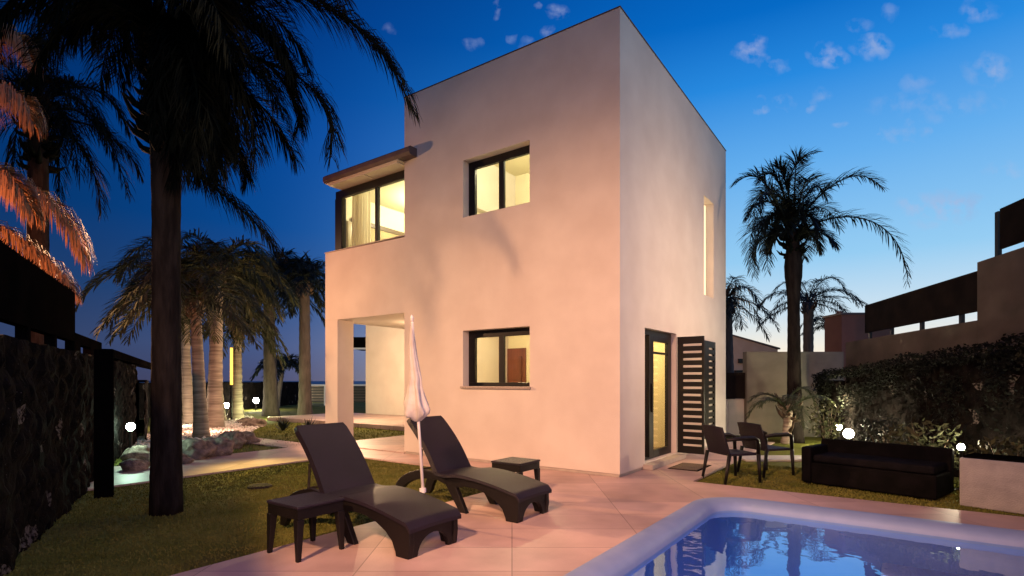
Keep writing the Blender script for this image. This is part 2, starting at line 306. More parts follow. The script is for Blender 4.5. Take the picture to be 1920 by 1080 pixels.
# pool: rim and shell swept round a rounded rectangle, water, steps
def ring(off, z):
    r = max(PR-off, .25); v0, v1, u0, u1 = PV0+off, PV1-off, PU0+off, PU1-off; P = []
    for (cv, cu, a0) in ((v1-r,u1-r,0), (v0+r,u1-r,90), (v0+r,u0+r,180), (v1-r,u0+r,270)):
        for k in range(9):
            a = R(a0+90*k/8); P.append((cv+r*math.cos(a), cu+r*math.sin(a), z))
    return P
prof_rim = [(0,.0),(0,.034),(.006,.040),(.02,.043),(.09,.041),(.18,.018),(.215,-.008),(.232,-.04),(.24,-.10)]
prof_sh = [(.24,-.10),(.25,-.16),(.30,-.24),(.36,-.9),(.50,-1.25)]
def sweep(prof, close=False):
    rings = [ring(o, z) for o, z in prof]; rings = [r+[r[0]] for r in rings]
    m = MB(FRAME).sheet(rings)
    if close: m.add([*ring(*prof[-1])], [tuple(range(36))])
    return m
rootp = empty('swimming_pool', C0, ANG, 'blue swimming pool with pale rounded rim sunk in the pink terrace', 'pool'); rootp['kind'] = 'structure'
def inframe(o, root): o.parent = root; o.matrix_parent_inverse = FRAME.inverted(); return o
inframe(sweep(prof_rim).build('rim', rim_m, smooth=True), rootp)
inframe(sweep(prof_sh, True).build('shell', pool_m, smooth=True), rootp)
stm = MB(FRAME)
for k, (w, z) in enumerate(((.55,-.34),(.95,-.58),(1.35,-.82),(1.75,-1.06))):
    stm.box(PV1-.42-w, PV1-.42-w+.45, PU1-6.3+.0, PU1-1.9, z-.24, z)
inframe(stm.build('steps', mat('pool_step', (.55,.60,.90), .35), bevel=.03), rootp)
wm, wt, wg, wf = glassmat('pool_water', (.80,.90,1.0), base=.14, expo=2.4, rough=.02)
tx = wt.nodes.new('ShaderNodeTexCoord'); nn = wt.nodes.new('ShaderNodeTexNoise'); nn.inputs['Scale'].default_value = 1.6; nn.inputs['Detail'].default_value = 3
bp = wt.nodes.new('ShaderNodeBump'); bp.inputs['Strength'].default_value = .09; bp.inputs['Distance'].default_value = .05
wg.inputs['Color'].default_value = (.62,.84,1,1); wt.links.new(tx.outputs['Object'], nn.inputs[0]); wt.links.new(nn.outputs[0], bp.inputs['Height']); wt.links.new(bp.outputs[0], wg.inputs['Normal']); wt.links.new(bp.outputs[0], wf[1].inputs['Normal'])
wr = ring(.238, -.075)
w = MB(FRAME).add(wr, [tuple(range(36))]).build('pool_water', wm); structure(w)
lamp('pool_fill', F(-3.4,-5.6,-.5), 14, (.35,.58,1), .1); lamp('pool_fill', F(-1.6,-3.4,-.5), 10, (.35,.58,1), .1)  # unseen underwater fills, added to brighten the blue shell
# hole in the ground sheet under the pool
cut = MB(FRAME).add(ring(.05, -.5)+ring(.05, .5), [tuple(range(36))[::-1], tuple(range(36,72))]+[(i,(i+1)%36,36+(i+1)%36,36+i) for i in range(36)])
cm_ = bpy.data.meshes.new('cut'); 
import bmesh
def ground_with_hole():
    me = bpy.data.objects['ground'].data; bm = bmesh.new()
    outer = [bm.verts.new(p) for p in ((-90,-20,0),(90,-20,0),(90,52,0),(-90,52,0))]
    inner = [bm.verts.new((*F(*p)[:2], 0)) for p in ring(.05, 0)]
    ed = [bm.edges.new((a, b)) for L in (outer, inner) for a, b in zip(L, L[1:]+L[:1])]
    bmesh.ops.triangle_fill(bm, use_beauty=True, edges=ed, use_dissolve=False)
    bm.normal_update()
    for f in bm.faces:
        if f.normal.z < 0: f.normal_flip()
    bm.to_mesh(me); bm.free(); me.update()
ground_with_hole()
# ---------------------------------------------------------------- the house
HS = empty('house', C0, ANG, 'cream cubic two storey villa with lit windows and a covered porch', 'house')
def hp(mb, name, m, parent=None, label=None, **k):
    o = mb.build(name, m, **k); o.parent = parent or HS
    if label: o['label'] = label
    return o
def grid_wall(mb, mp, s0, s1, t0, t1, z0, ztop, holes):
    ss = sorted({s0, s1, *[h[0] for h in holes], *[h[1] for h in holes]}); zs = sorted({z0, *[h[2] for h in holes], *[h[3] for h in holes]})+[None]
    zt = ztop if callable(ztop) else (lambda s: ztop)
    def Z(j, s): return zs[j] if zs[j] is not None else zt(s)
    def solid(i, j):
        if i < 0 or j < 0 or i >= len(ss)-1 or j >= len(zs)-1: return False
        a = (ss[i]+ss[i+1])/2; b = (Z(j, a)+Z(j+1, a))/2
        return not any(h[0] < a < h[1] and h[2] < b < h[3] for h in holes)
    for i in range(len(ss)-1):
        for j in range(len(zs)-1):
            if not solid(i, j): continue
            a, b = ss[i], ss[i+1]
            c = lambda s, t, q: mp(s, t, Z(q, s))
            P = [c(a,t0,j), c(b,t0,j), c(b,t0,j+1), c(a,t0,j+1), c(a,t1,j), c(b,t1,j), c(b,t1,j+1), c(a,t1,j+1)]
            fs = [(0,1,2,3), (5,4,7,6)]
            if not solid(i-1, j): fs.append((4,0,3,7))
            if not solid(i+1, j): fs.append((1,5,6,2))
            if not solid(i, j-1): fs.append((4,5,1,0))
            if not solid(i, j+1): fs.append((3,2,6,7))
            mb.add(P, fs)
WU0, WU1, WL0, WL1, WZ0, WZ1 = 1.65, 3.14, 1.40, 2.43, 4.53, 5.59
front_top = lambda u: 7.18+.045*u/4.7
side_top = lambda v: 7.18-.10*v/6.1
wl = MB()
grid_wall(wl, lambda s,t,z: (t,s,z), 0, 4.7, 0, .2, .075, front_top, [(WU0,WU1,WL0,WL1),(WU0,WU1,WZ0,WZ1)])
grid_wall(wl, lambda s,t,z: (s,t,z), .2, 6.1, 0, .2, .075, side_top, [(.985,2.54,.13,2.39),(4.31,5.05,3.37,5.52)])
grid_wall(wl, lambda s,t,z: (s,t,z), .2, 6.1, 4.5, 4.7, .075, lambda v: 7.225-.10*v/6.1, [(1.0,5.2,3.2,5.5)])
grid_wall(wl, lambda s,t,z: (t,s,z), .2, 4.5, 5.9, 6.1, .075, 7.07, [])
hp(wl, 'wall', plaster)
hp(MB().box(.2,5.9,.2,4.5,6.72,6.85), 'roof', plaster)
cp_ = MB()
cp_.prism([(-.01,-.012,7.184),(-.01,4.712,7.229),(-.01,4.712,7.243),(-.01,-.012,7.198)], (.22,0,0))
cp_.prism([(.212,-.012,7.181),(6.11,-.012,7.084),(6.11,-.012,7.098),(.212,-.012,7.195)], (0,.22,0))
hp(cp_, 'coping', brown_fascia)
hp(MB().box(.015,6.08,.015,4.68,.0,.072), 'plinth', plinth_m)
hp(MB().box(.2,5.9,.2,4.5,2.75,3.05), 'floor_slab', plaster_in)
hp(MB().box(.2,5.9,.2,4.5,.075,.125), 'floor', mat('interior_floor', (.35,.25,.17), .3))
pt = MB()
grid_wall(pt, lambda s,t,z: (t,s,z), .2, 4.5, 3.3, 3.38, .125, 2.75, [])          # room partitions
grid_wall(pt, lambda s,t,z: (t,s,z), .2, 4.5, 3.6, 3.68, 3.05, 6.72, [])
grid_wall(pt, lambda s,t,z: (s,t,z), .2, 3.3, 1.45, 1.5, .125, 2.75, [])
hp(pt, 'partition', plaster_in)
hp(MB().box(.205,5.895,.205,4.495,6.69,6.715), 'ceiling', ceiling_in)
# wing: porch pillar, parapet band, slab
wg_ = MB(); grid_wall(wg_, lambda s,t,z: (t,s,z), 4.7, 7.315, 0, .16, 2.88, lambda u: 4.41+.02*(u-4.7)/2.6, [])
grid_wall(wg_, lambda s,t,z: (s,t,z), .16, 6.0, 7.165, 7.315, 2.88, 4.43, [])
hp(wg_, 'parapet', plaster)
hp(MB().box(-.012,.172,4.7,7.327,4.432,4.452), 'parapet_coping', plinth_m)
hp(MB().box(0,.44,6.866,7.315,.0,2.878), 'porch_pillar', plaster)
hp(MB().box(.16,6.0,4.7,7.165,2.885,3.05), 'porch_slab', plaster)
hp(MB().box(5.55,6.0,6.866,7.315,.0,2.878), 'porch_pillar', plaster)
# canopy
cn = MB(); cn.prism([(-.36,4.18,6.00),(-.30,4.18,5.93),(1.0,4.18,5.97),(1.0,4.18,6.14),(-.30,4.18,6.14),(-.36,4.18,6.09)], (0,.515,0))
cn.M = None
c1 = MB().prism([(-.22,4.34,5.99),(-.18,4.34,5.94),(-.002,4.34,5.94),(-.002,4.34,6.11),(-.18,4.34,6.11),(-.22,4.34,6.07)], (0,2.76,0))
c1.prism([(0,4.703,5.965),(4.5,4.703,5.965),(4.5,4.703,6.13),(0,4.703,6.13)], (0,2.397,0))
can = hp(c1, 'canopy', brown_fascia)
sf = hp(MB().box(-.165,.4,4.72,7.05,5.92,5.938).box(-.14,.36,4.76,7.0,5.885,5.918), 'soffit', soffit_m, can)
hp(MB().box(-.13,.1,5.78,5.83,5.86,5.883), 'bracket', soffit_m, can)
# glazed corner room
gw = hp(MB().box(.18,.26,4.703,7.18,4.46,4.53).box(.18,.27,4.703,7.18,5.70,5.87).box(.17,.30,6.95,7.19,4.53,5.70).box(.18,.26,5.73,5.81,4.53,5.70).box(.18,.26,4.703,4.75,4.53,5.70)
        .box(.30,3.2,7.09,7.17,4.46,4.53).box(.30,3.2,7.09,7.17,5.70,5.84), 'window', dark_frame, label='wide dark framed corner window under the brown canopy', bevel=.006)
hp(MB().box(.215,.223,4.76,5.73,4.53,5.70).box(.215,.223,5.81,6.95,4.53,5.70), 'pane', glass_m, gw)
hp(MB().box(.28,6.0,4.703,7.16,3.055,3.10), 'floor', plaster_in)
hp(MB().box(.29,5.8,4.71,7.1,5.845,5.865), 'ceiling', ceiling_in)
rw = MB(); grid_wall(rw, lambda s,t,z: (t,s,z), 4.703, 7.08, 4.6, 4.7, 3.10, 5.845, [])
grid_wall(rw, lambda s,t,z: (s,t,z), .32, 4.6, 7.02, 7.08, 3.10, 5.845, [])
hp(rw, 'partition', plaster_in)
hp(MB().box(.5,4.5,6.95,7.015,5.22,5.32), 'curtain_rail', mat('brown_rail', (.10,.065,.04), .5))
hp(MB().box(.32,4.58,6.98,7.015,3.4,5.215), 'side_glass_board', mat('tan_reflection', (.34,.27,.15), .12, (.40,.32,.18), 1.2))  # board whose tan colour stands for side glass reflecting the room lights
def curtain(mb, v, u0, u1, z0, z1, n=40, amp=.035):
    rows = []
    for z in (z0, (z0+z1)/2, z1):
        k = .7+.3*(z1-z)/(z1-z0)
        rows.append([(v+amp*k*math.sin(i*1.15+.3*math.sin(i*.7)), u0+(u1-u0)*i/n*(.93+.07*k), z) for i in range(n+1)])
    mb.sheet(rows)
cu = MB(); curtain(cu, .42, 6.25, 6.92, 4.2, 5.80); hp(cu, 'curtain', curtain_m, smooth=True)
# the two front windows
def front_window(z0, z1, label):
    v0, v1 = .165, .235
    w = hp(MB().box(v0,v1,WU0,WU1,z1-.13,z1).box(v0,v1,WU0,WU1,z0,z0+.07).box(v0,v1,WU1-.15,WU1,z0+.07,z1-.13).box(v0,v1,WU0,WU0+.03,z0+.07,z1-.13)
           .box(v0+.012,v1,2.33,2.44,z0+.07,z1-.13), 'window', dark_frame, label=label, bevel=.004)
    hp(MB().box(v0+.03,v0+.038,WU0+.03,2.33,z0+.07,z1-.13).box(v0+.03,v0+.038,2.44,WU1-.15,z0+.07,z1-.13), 'pane', glass_m, w)
    hp(MB().box(v0-.012,v0,WU1-.12,WU1-.105,z0+.38,z0+.52), 'handle', dark_frame, w)
    return w
w1 = front_window(WZ0, WZ1, 'upper dark framed sliding window with blown out yellow light')
w2 = front_window(WL0, WL1, 'lower dark framed sliding window with a red brown door seen inside')
hp(MB().box(-.04,.164,1.62,3.18,1.36,1.398), 'sill', sill_m, w2)
dd = hp(MB().box(3.24,3.29,3.95,4.49,.13,2.30), 'inner_door', wood_m); hp(MB().box(3.21,3.235,4.05,4.40,.3,1.2).box(3.21,3.235,4.05,4.40,1.35,2.1), 'door_panel', wood_m, dd)
hp(MB().box(3.57,3.6,1.0,2.6,4.95,5.02), 'picture_rail', mat('pale_wood', (.45,.30,.14), .5))
# slit window: pane made to glow in place of the room light
sw = hp(MB().box(4.34,5.02,.165,.185,3.40,5.49), 'slit_window', emat('self_glowing_pane', (1,.80,.50), .85))
# patio door
dv0, dv1 = .985, 2.54
pd = hp(MB().box(dv0,dv1,.10,.19,2.30,2.39).box(dv0,dv1,.10,.19,.13,.17).box(dv0,dv0+.05,.10,.19,.17,2.30).box(dv1-.06,dv1,.10,.19,.17,2.30)
        .box(1.40,1.60,.085,.17,.17,2.30).box(1.60,2.33,.085,.15,.17,.27).box(1.60,2.33,.085,.15,2.20,2.30).box(2.33,2.48,.085,.15,.17,2.30).box(1.60,2.33,.1,.14,1.98,2.02), 'patio_door', dark_frame, bevel=.004)
hp(MB().box(1.04,1.40,.13,.137,.17,2.30).box(1.60,2.33,.115,.122,.27,2.20), 'pane', glass_m, pd)
hp(MB().box(1.47,1.50,.05,.084,.95,1.45), 'handle', dark_frame, pd)
hp(MB().box(.92,2.62,-.16,.10,.032,.115), 'door_step', plinth_m, bevel=.006)
# open louvred leaf and the folded one
def shutter(wd, ht, n, slot0=.22, slot1=.92, y0=-.02, y1=.02):
    mb = MB(); z = [0]; pad = .09; pitch = (ht-2*pad)/n
    holes = [(wd*slot0, wd*slot1, pad+pitch*k+pitch*.34, pad+pitch*k+pitch*.66) for k in range(n)]
    grid_wall(mb, lambda s,t,z: (s,t,z), 0, wd, y0, y1, 0, ht, holes); return mb, holes
hinge = Vector((2.56, -.02, .14)); leaf_end_w = Vector((3.51,10.06,0)); hw = FRAME @ hinge; d = (leaf_end_w-Vector((hw.x,hw.y,0)))
mb, holes = shutter(.50, 2.19, 15)
lf = hp(mb, 'shutter', dark_frame, label='black louvred door shutter swung open'); lf.location = hinge; lf.rotation_euler = (0,0,math.atan2(d.y,d.x)-ANG)
sl = MB()
for h in holes: sl.box(h[0], h[1], -.004, .006, h[2]+.004, h[3]-.006)
hp(sl, 'slat', mat('slot_backing', (.60,.56,.50), .6), lf)
hp(MB().tube([(.46,-.021,.95),(.46,-.05,.965),(.46,-.05,1.185),(.46,-.021,1.2)], .008, 6), 'handle', metal_m, lf)
mb, holes = shutter(.80, 2.12, 14, .35, .85, 0, .03)
lf2 = hp(mb, 'shutter', dark_frame, label='black louvred shutter folded flat against the wall'); lf2.location = (4.24,-.045,.25)
# downlights inside
for (v, u, z) in ((1.7,5.35,5.842),(3.2,5.7,5.842),(1.3,2.2,6.685)):
    hp(MB().tube([(v,u,z),(v,u,z-.02)], .055, 12), 'downlight', spot_m)
hp(MB().tube([(4.1,5.4,4.25),(4.1,5.4,4.36)], .07, 12), 'table_lamp', spot_m)
for (v, u, z, p, c) in ((1.6,2.2,6.35,400,(1,.86,.52)), (1.8,5.6,5.55,300,(1,.86,.50)), (1.5,3.0,2.5,180,(1,.74,.38)), (2.0,.8,2.5,150,(1,.70,.28)), (4.9,2.2,2.4,30,(1,.7,.4)), (5.0,1.2,5.9,40,(1,.8,.5))):
    lamp('room_light', F(v,u,z), p, c, .12)
lamp('porch_light', F(4.0,11.4,2.5), 760, (1,.66,.36), .15)
lamp('porch_light', F(1.6,5.8,2.6), 40, (1,.66,.36), .12)
# rear wing
RW = empty('rear_wing', C0, ANG, 'cream rendered garden pavilion wall seen through the porch opening', 'building')
o = MB(); grid_wall(o, lambda s,t,z:(t,s,z), 5.4, 14.7, 7.2, 7.4, .0, 4.1, []); grid_wall(o, lambda s,t,z:(s,t,z), 7.4, 11, 14.5, 14.7, 0, 4.1, []); o.build('wall', plaster).parent = RW
MB().box(7.1,11,5.4,14.8,4.1,4.2).build('roof', plinth_m).parent = RW
# ---------------------------------------------------------------- palms
def bez(P, n):
    out = []
    for i in range(n+1):
        t = i/n; Q = [Vector(p) for p in P]
        while len(Q) > 1: Q = [Q[k].lerp(Q[k+1], t) for k in range(len(Q)-1)]
        out.append(Q[0])
    return out
def frond(mb, P, n=60, L=.5, wd=.018, droop=.6, rr=.02, start=.12, ang=55, curl=.25, rnd=random, lift=.15):
    pts = bez(P, 16); mb.tube(pts, [rr*(1-.85*i/16) for i in range(17)], 5)
    for i in range(n):
        t = start+(1-start)*(i+.5)/n; f = t*16; k = min(int(f), 15); p = pts[k].lerp(pts[k+1], f-k); T = (pts[k+1]-pts[k]).normalized()
        S = T.cross(Vector((0,0,1)))
        if S.length < .2: S = T.cross(Vector((.3,1,0)))
        S.normalize(); U = S.cross(T)
        prof = (.45+.55*math.sin(math.pi*min(1, t*.85+.12)))*(1 if t < .93 else .75)
        for sd in (-1, 1):
            a = R(ang*(1-.45*t)+rnd.uniform(-9,9)); l = L*prof*rnd.uniform(.8,1.12)
            dr = (T*math.cos(a)+S*sd*math.sin(a)+U*(lift+rnd.uniform(-.28,.28))).normalized()
            p1 = p+dr*l*.45; d2 = (dr+Vector((0,0,-1))*droop*rnd.uniform(.6,1.3)).normalized(); p2 = p1+d2*l*.33
            d3 = (d2+Vector((0,0,-1))*droop*curl*2.2).normalized(); p3 = p2+d3*l*.25
            wv = dr.cross(Vector((rnd.uniform(-.5,.5), rnd.uniform(-.5,.5), 1))); 
            wv = (wv if wv.length > .1 else S).normalized()*wd*.5
            mb.add([p-wv*.6, p+wv*.6, p1+wv, p1-wv, p2+wv*.8, p2-wv*.8, p3], [(0,1,2,3),(3,2,4,5),(5,4,6)])
def trunk_mesh(base, top, r0, r1, rings=28, seg=14, bulge=None, lean=(0,0), ridge=.03, flr=.35):
    base = Vector(base); top = Vector(top); pts = []; rad = []
    for i in range(rings+1):
        t = i/rings; p = base.lerp(top, t)+Vector((math.sin(t*3.1)*lean[0], 0, 0)); flare = flr*math.exp(-t*9)
        r = (r0+(r1-r0)*t)*(1+flare+ridge*(1 if i % 2 else -1))
        if bulge: r *= 1+bulge[2]*math.exp(-((t-bulge[0])/bulge[1])**2)
        pts.append(p); rad.append(r)
    return MB().tube(pts, rad, seg)
def palm(name, base, crown, r0, r1, nf, FL, label, group, tm, fm, seed, n=26, L=.42, droop=.55, wd=.03, rise=(-.35,.9), sag=.55, shag=True, lean=(0,0), rings=28, bias=None, ridge=.03, bulge=None):
    rn = random.Random(seed); root = empty(name, base, 0, label, 'palm tree', group); inv = Matrix.Translation(-Vector(base))
    c = Vector(crown)
    tb = trunk_mesh(base, c+Vector((0,0,-.05)), r0, r1, rings, 14, bulge, lean, ridge); o = tb.build('trunk', tm, smooth=True); o.parent = root; o.matrix_parent_inverse = inv
    mb = MB()
    for i in range(nf):
        az = 2*math.pi*(i*.382)+rn.uniform(-.25,.25); el = rise[0]+(rise[1]-rise[0])*((i+.5)/nf)+rn.uniform(-.12,.12)
        h = Vector((math.cos(az), math.sin(az), 0)); l = FL*rn.uniform(.85,1.12)
        if bias is not None: h = (h+Vector(bias)).normalized()
        up = Vector((0,0,1)); p1 = c+h*l*.4*math.cos(el)+up*(l*.55*math.sin(el)+.1*l); p2 = c+h*l*.85*math.cos(el)+up*(l*.75*math.sin(el)-.05*l); p3 = c+h*l*(.95*math.cos(el)+.1)+up*(l*.6*math.sin(el)-sag*l)
        frond(mb, [c, p1, p2, p3], n, L*rn.uniform(.85,1.1), wd, droop, .022, rnd=rn)
    o = mb.build('crown', fm); o.parent = root; o.matrix_parent_inverse = inv
    if shag:
        sm = MB()
        for i in range(46):
            a = rn.uniform(0, 6.283); z = rn.uniform(-.55,.25); rr = r1*1.05; b = c+Vector((math.cos(a)*rr, math.sin(a)*rr, z)); e = b+Vector((math.cos(a)*.13, math.sin(a)*.13, rn.uniform(.08,.3)))
            sm.tube([b, b.lerp(e,.5)+Vector((math.cos(a)*.04, math.sin(a)*.04, 0)), e], [.045,.03,.008], 5)
        sm.build('leaf_sheath', dead_m, smooth=True); o = bpy.data.objects[-1] if False else col.objects[-1]; o.parent = root; o.matrix_parent_inverse = inv
    return root
# the group of palms in the pebble bed
grp = 'palms in the pebble bed'
palm('palm_tree', G(378,822), W(366,560,14.5), .165, .12, 30, 1.96, 'grey trunked palm at the front of the pebble bed, its crown reaching left', grp, trunkr_m, frondm_m, 3, n=50, L=0.62, bias=(-.35,0,0), wd=0.033, sag=.5, droop=.38)
palm('palm_tree', (-11.0,18.6,0), W(352,520,18.6), .18, .12, 27, 2.58, 'palm with a reddish ringed trunk just right of the big dark trunk', grp, trunkr_m, frondm_m, 5, n=45, L=0.69, wd=0.039, bias=(-.2,0,0), lean=(-.12,0), ridge=.05, sag=.5, droop=.38)
palm('palm_tree', G(402,803), W(408,505,17.2), .225, .15, 30, 2.24, 'palm with the thickest ringed trunk in the pebble bed, flaring at its foot', grp, trunkr_m, frondm_m, 8, n=45, L=0.62, wd=0.039, ridge=.04, sag=.5, droop=.38)
palm('palm_tree', (-10.6,19.8,0), W(392,540,19.8), .16, .13, 21, 2.02, 'slim brightly lit palm close behind the one with the thickest trunk', grp, trunkr_m, frondm_m, 9, n=37, L=0.62, wd=0.042, ridge=.05, sag=.5, droop=.38)
palm('palm_tree', G(442,786), W(446,612,21), .25, .12, 21, 1.68, 'short pale ringed palm with low arching fronds, right beside the yellow light', grp, trunkr_m, frondm_m, 12, n=37, L=0.53, wd=0.045, sag=.75, ridge=.05, droop=.38)
palm('palm_tree', G(508,780), W(503,520,23), .28, .2, 36, 2.35, 'palm with a stout trunk and dense ball shaped crown left of the lawn lamp', grp, trunkd_m, frondd_m, 15, n=45, L=0.75, wd=0.051, sag=.6, droop=.38)
palm('palm_tree', G(572,783), W(571,535,22), .24, .20, 27, 1.90, 'tall straight palm standing on the lawn nearest the villa, left of the porch', grp, trunkd_m, frondd_m, 18, n=42, L=0.69, wd=0.042, rise=(-.3,1.2), sag=.45, droop=.38)
palm('palm_tree', W(518,775,30).xy.to_3d(), W(530,690,30), .16, .1, 19, 1.46, 'small bushy palm low in the distance between two trunks', grp, trunkd_m, frondd_m, 21, n=30, L=0.62, wd=0.060, rise=(0,1.1), shag=False, sag=.5, droop=.38)
# right side palms
palm('palm_tree', W(1515,780,24).xy.to_3d(), W(1516,565,24), .22, .2, 20, 2.3, 'dark palm in silhouette directly behind the big right hand palm', 'palms beyond the garden gate', trunkd_m, frondd_m, 31, n=40, L=.5, wd=.03, rise=(-.3,.9), sag=.4)
palm('palm_tree', W(1556,780,34).xy.to_3d(), W(1556,612,34), .15, .12, 15, 1.7, 'smallest palm in silhouette just left of the rust coloured house', 'palms beyond the garden gate', trunkd_m, frondd_m, 33, n=30, L=.45, wd=.04, rise=(-.3,.9), sag=.4, shag=False)
palm('palm_tree', W(1368,780,19).xy.to_3d(), W(1362,560,19), .2, .17, 18, 1.5, 'dark palm half hidden behind the right villa edge', 'palms beyond the garden gate', trunkd_m, frondd_m, 35, n=34, L=.5, wd=.028, rise=(-.6,1.0), sag=.6)
# individually posed palms: the fronds are the parts
def posed(name, base, crown, r0, r1, fronds, label, tm, fm, seed, extra=0, n=80, L=.6, wd=.016, droop=.8, bulge=None, rings=40, sheath=60, FL=2.0, cat='palm tree', ridge=.015, lean=(0,0), up=(.1,1.1), group=None, shr=1.0, skirt=0, flr=.35, sm_mat=None):
    rn = random.Random(seed); base = Vector(base); root = empty(name, base, 0, label, cat, group); inv = Matrix.Translation(-base); c = Vector(crown)
    def kid(mb, nm, m, **k):
        o = mb.build(nm, m, **k); o.parent = root; o.matrix_parent_inverse = inv
    kid(trunk_mesh(base, c, r0, r1, rings, 18, bulge, lean, ridge, flr), 'trunk', tm, smooth=True)
    for P in fronds:
        mb = MB(); frond(mb, [c+Vector((rn.uniform(-.08,.08), rn.uniform(-.08,.08), rn.uniform(-.25,.1)))]+[Vector(p) for p in P], n, L, wd, droop, .028, rnd=rn); kid(mb, 'frond', fm)
    for i in range(extra):
        az = i*2.4+rn.uniform(-.3,.3); el = rn.uniform(*up); el = max(el, .85) if (skirt and math.cos(az) < .1) else el; l = FL*rn.uniform(.8,1.1); h = Vector((math.cos(az), math.sin(az), 0)); z = Vector((0,0,1)); q = c+z*rn.uniform(-.5,.15)
        mb = MB(); frond(mb, [q, q+h*l*.4*math.cos(el)+z*l*.6*math.sin(el), q+h*l*.8*math.cos(el)+z*(l*.7*math.sin(el)), q+h*l*(.9*math.cos(el)+.1)+z*(l*.55*math.sin(el)-.5*l)], n, L, wd, droop, .025, rnd=rn); kid(mb, 'frond', fm)
    for i in range(skirt):
        az = rn.uniform(-1.25,1.25); h = Vector((math.cos(az), math.sin(az), 0)); z = Vector((0,0,1)); q = c-z*rn.uniform(.0,.7); l = FL*rn.uniform(.45,.75)
        mb = MB(); frond(mb, [q, q+h*l*.35+z*.15, q+h*l*.55-z*l*.25, q+h*l*.5-z*l*.95], n, L*.8, wd, droop*1.4, .022, rnd=rn); kid(mb, 'frond', fm)
    sm = MB()
    for i in range(sheath):
        a = rn.uniform(0, 6.283); z = rn.uniform(-1.1,.1)*shr; rr = r1*.95; b = c+Vector((math.cos(a)*rr, math.sin(a)*rr, z)); l = rn.uniform(.12,.38)
        e = b+Vector((math.cos(a)*l*.8, math.sin(a)*l*.8, l*rn.uniform(.2,1)))
        sm.tube([b, b.lerp(e,.5)+Vector((math.cos(a)*.05, math.sin(a)*.05, -.02)), e], [.05,.03,.008], 5)
    if sheath: kid(sm, 'leaf_sheath', sm_mat or dead_m, smooth=True)
    return root
Yf = 6.22
FP = [
 [W(420,-120,Yf-.3), W(690,-30,Yf-.4), W(772,205,Yf-.3)],
 [W(400,-60,Yf-.1), W(620,-40,Yf-.1), W(735,120,Yf)],
 [W(420,120,Yf+.2), W(640,90,Yf+.4), W(622,295,Yf+.4)],
 [W(400,60,Yf+.3), W(560,110,Yf+.6), W(560,240,Yf+.6)],
 [W(370,190,Yf+.5), W(450,230,Yf+.7), W(462,335,Yf+.8)],
 [W(360,120,Yf-.3), W(420,220,Yf-.4), W(408,330,Yf-.4)],
 [W(350,100,Yf+.3), W(400,200,Yf+.3), W(440,300,Yf+.3)],
 [W(350,60,Yf-.5), W(390,160,Yf-.6), W(360,300,Yf-.6)],
 [W(345,160,Yf+.2), W(385,230,Yf+.3), W(375,330,Yf+.3)],
 [W(330,200,Yf-.2), W(350,250,Yf-.3), W(335,330,Yf-.3)],
 [W(380,80,Yf-.2), W(470,150,Yf-.2), W(480,290,Yf-.2)],
 [W(300,360,Yf+.1), W(430,330,Yf+.2), W(520,470,Yf+.2)],
 [W(250,-20,Yf-.3), W(120,-20,Yf-.5), W(50,150,Yf-.5)],
 [W(260,-80,Yf-.6), W(120,-120,Yf-.9), W(0,20,Yf-1)],
 [W(230,-20,Yf-.7), W(60,-70,Yf-1), W(-40,60,Yf-1)],
 [W(240,-60,Yf+.3), W(150,-60,Yf+.6), W(90,70,Yf+.6)],
 [W(260,0,Yf+.8), W(190,-30,Yf+1.1), W(170,80,Yf+1.1)],
 [W(330,-100,Yf-1), W(400,-60,Yf-1.3), W(430,110,Yf-1.3)],
 [W(400,-40,Yf+.8), W(520,-20,Yf+1.2), W(580,130,Yf+1.3)],
 [W(380,-60,Yf-.9), W(520,-120,Yf-1.2), W(640,-10,Yf-1.2)],
 [W(360,60,Yf-.1), W(440,110,Yf-.1), W(450,260,Yf-.1)],
 [W(350,120,Yf+.6), W(400,150,Yf+.8), W(400,290,Yf+.8)],
]
posed('palm_tree', G(312,962), W(312,60,Yf), .155, .13, FP, 'tall dark foreground palm on the near lawn left of the loungers', trunkn_m, frondn_m, 41, extra=16, n=165, L=.62, wd=.011, droop=.9, up=(-.1,1.1), FL=1.7, sheath=150, bulge=(.86,.16,.3), shr=1.3, skirt=10, flr=.10, sm_mat=frondn_m)
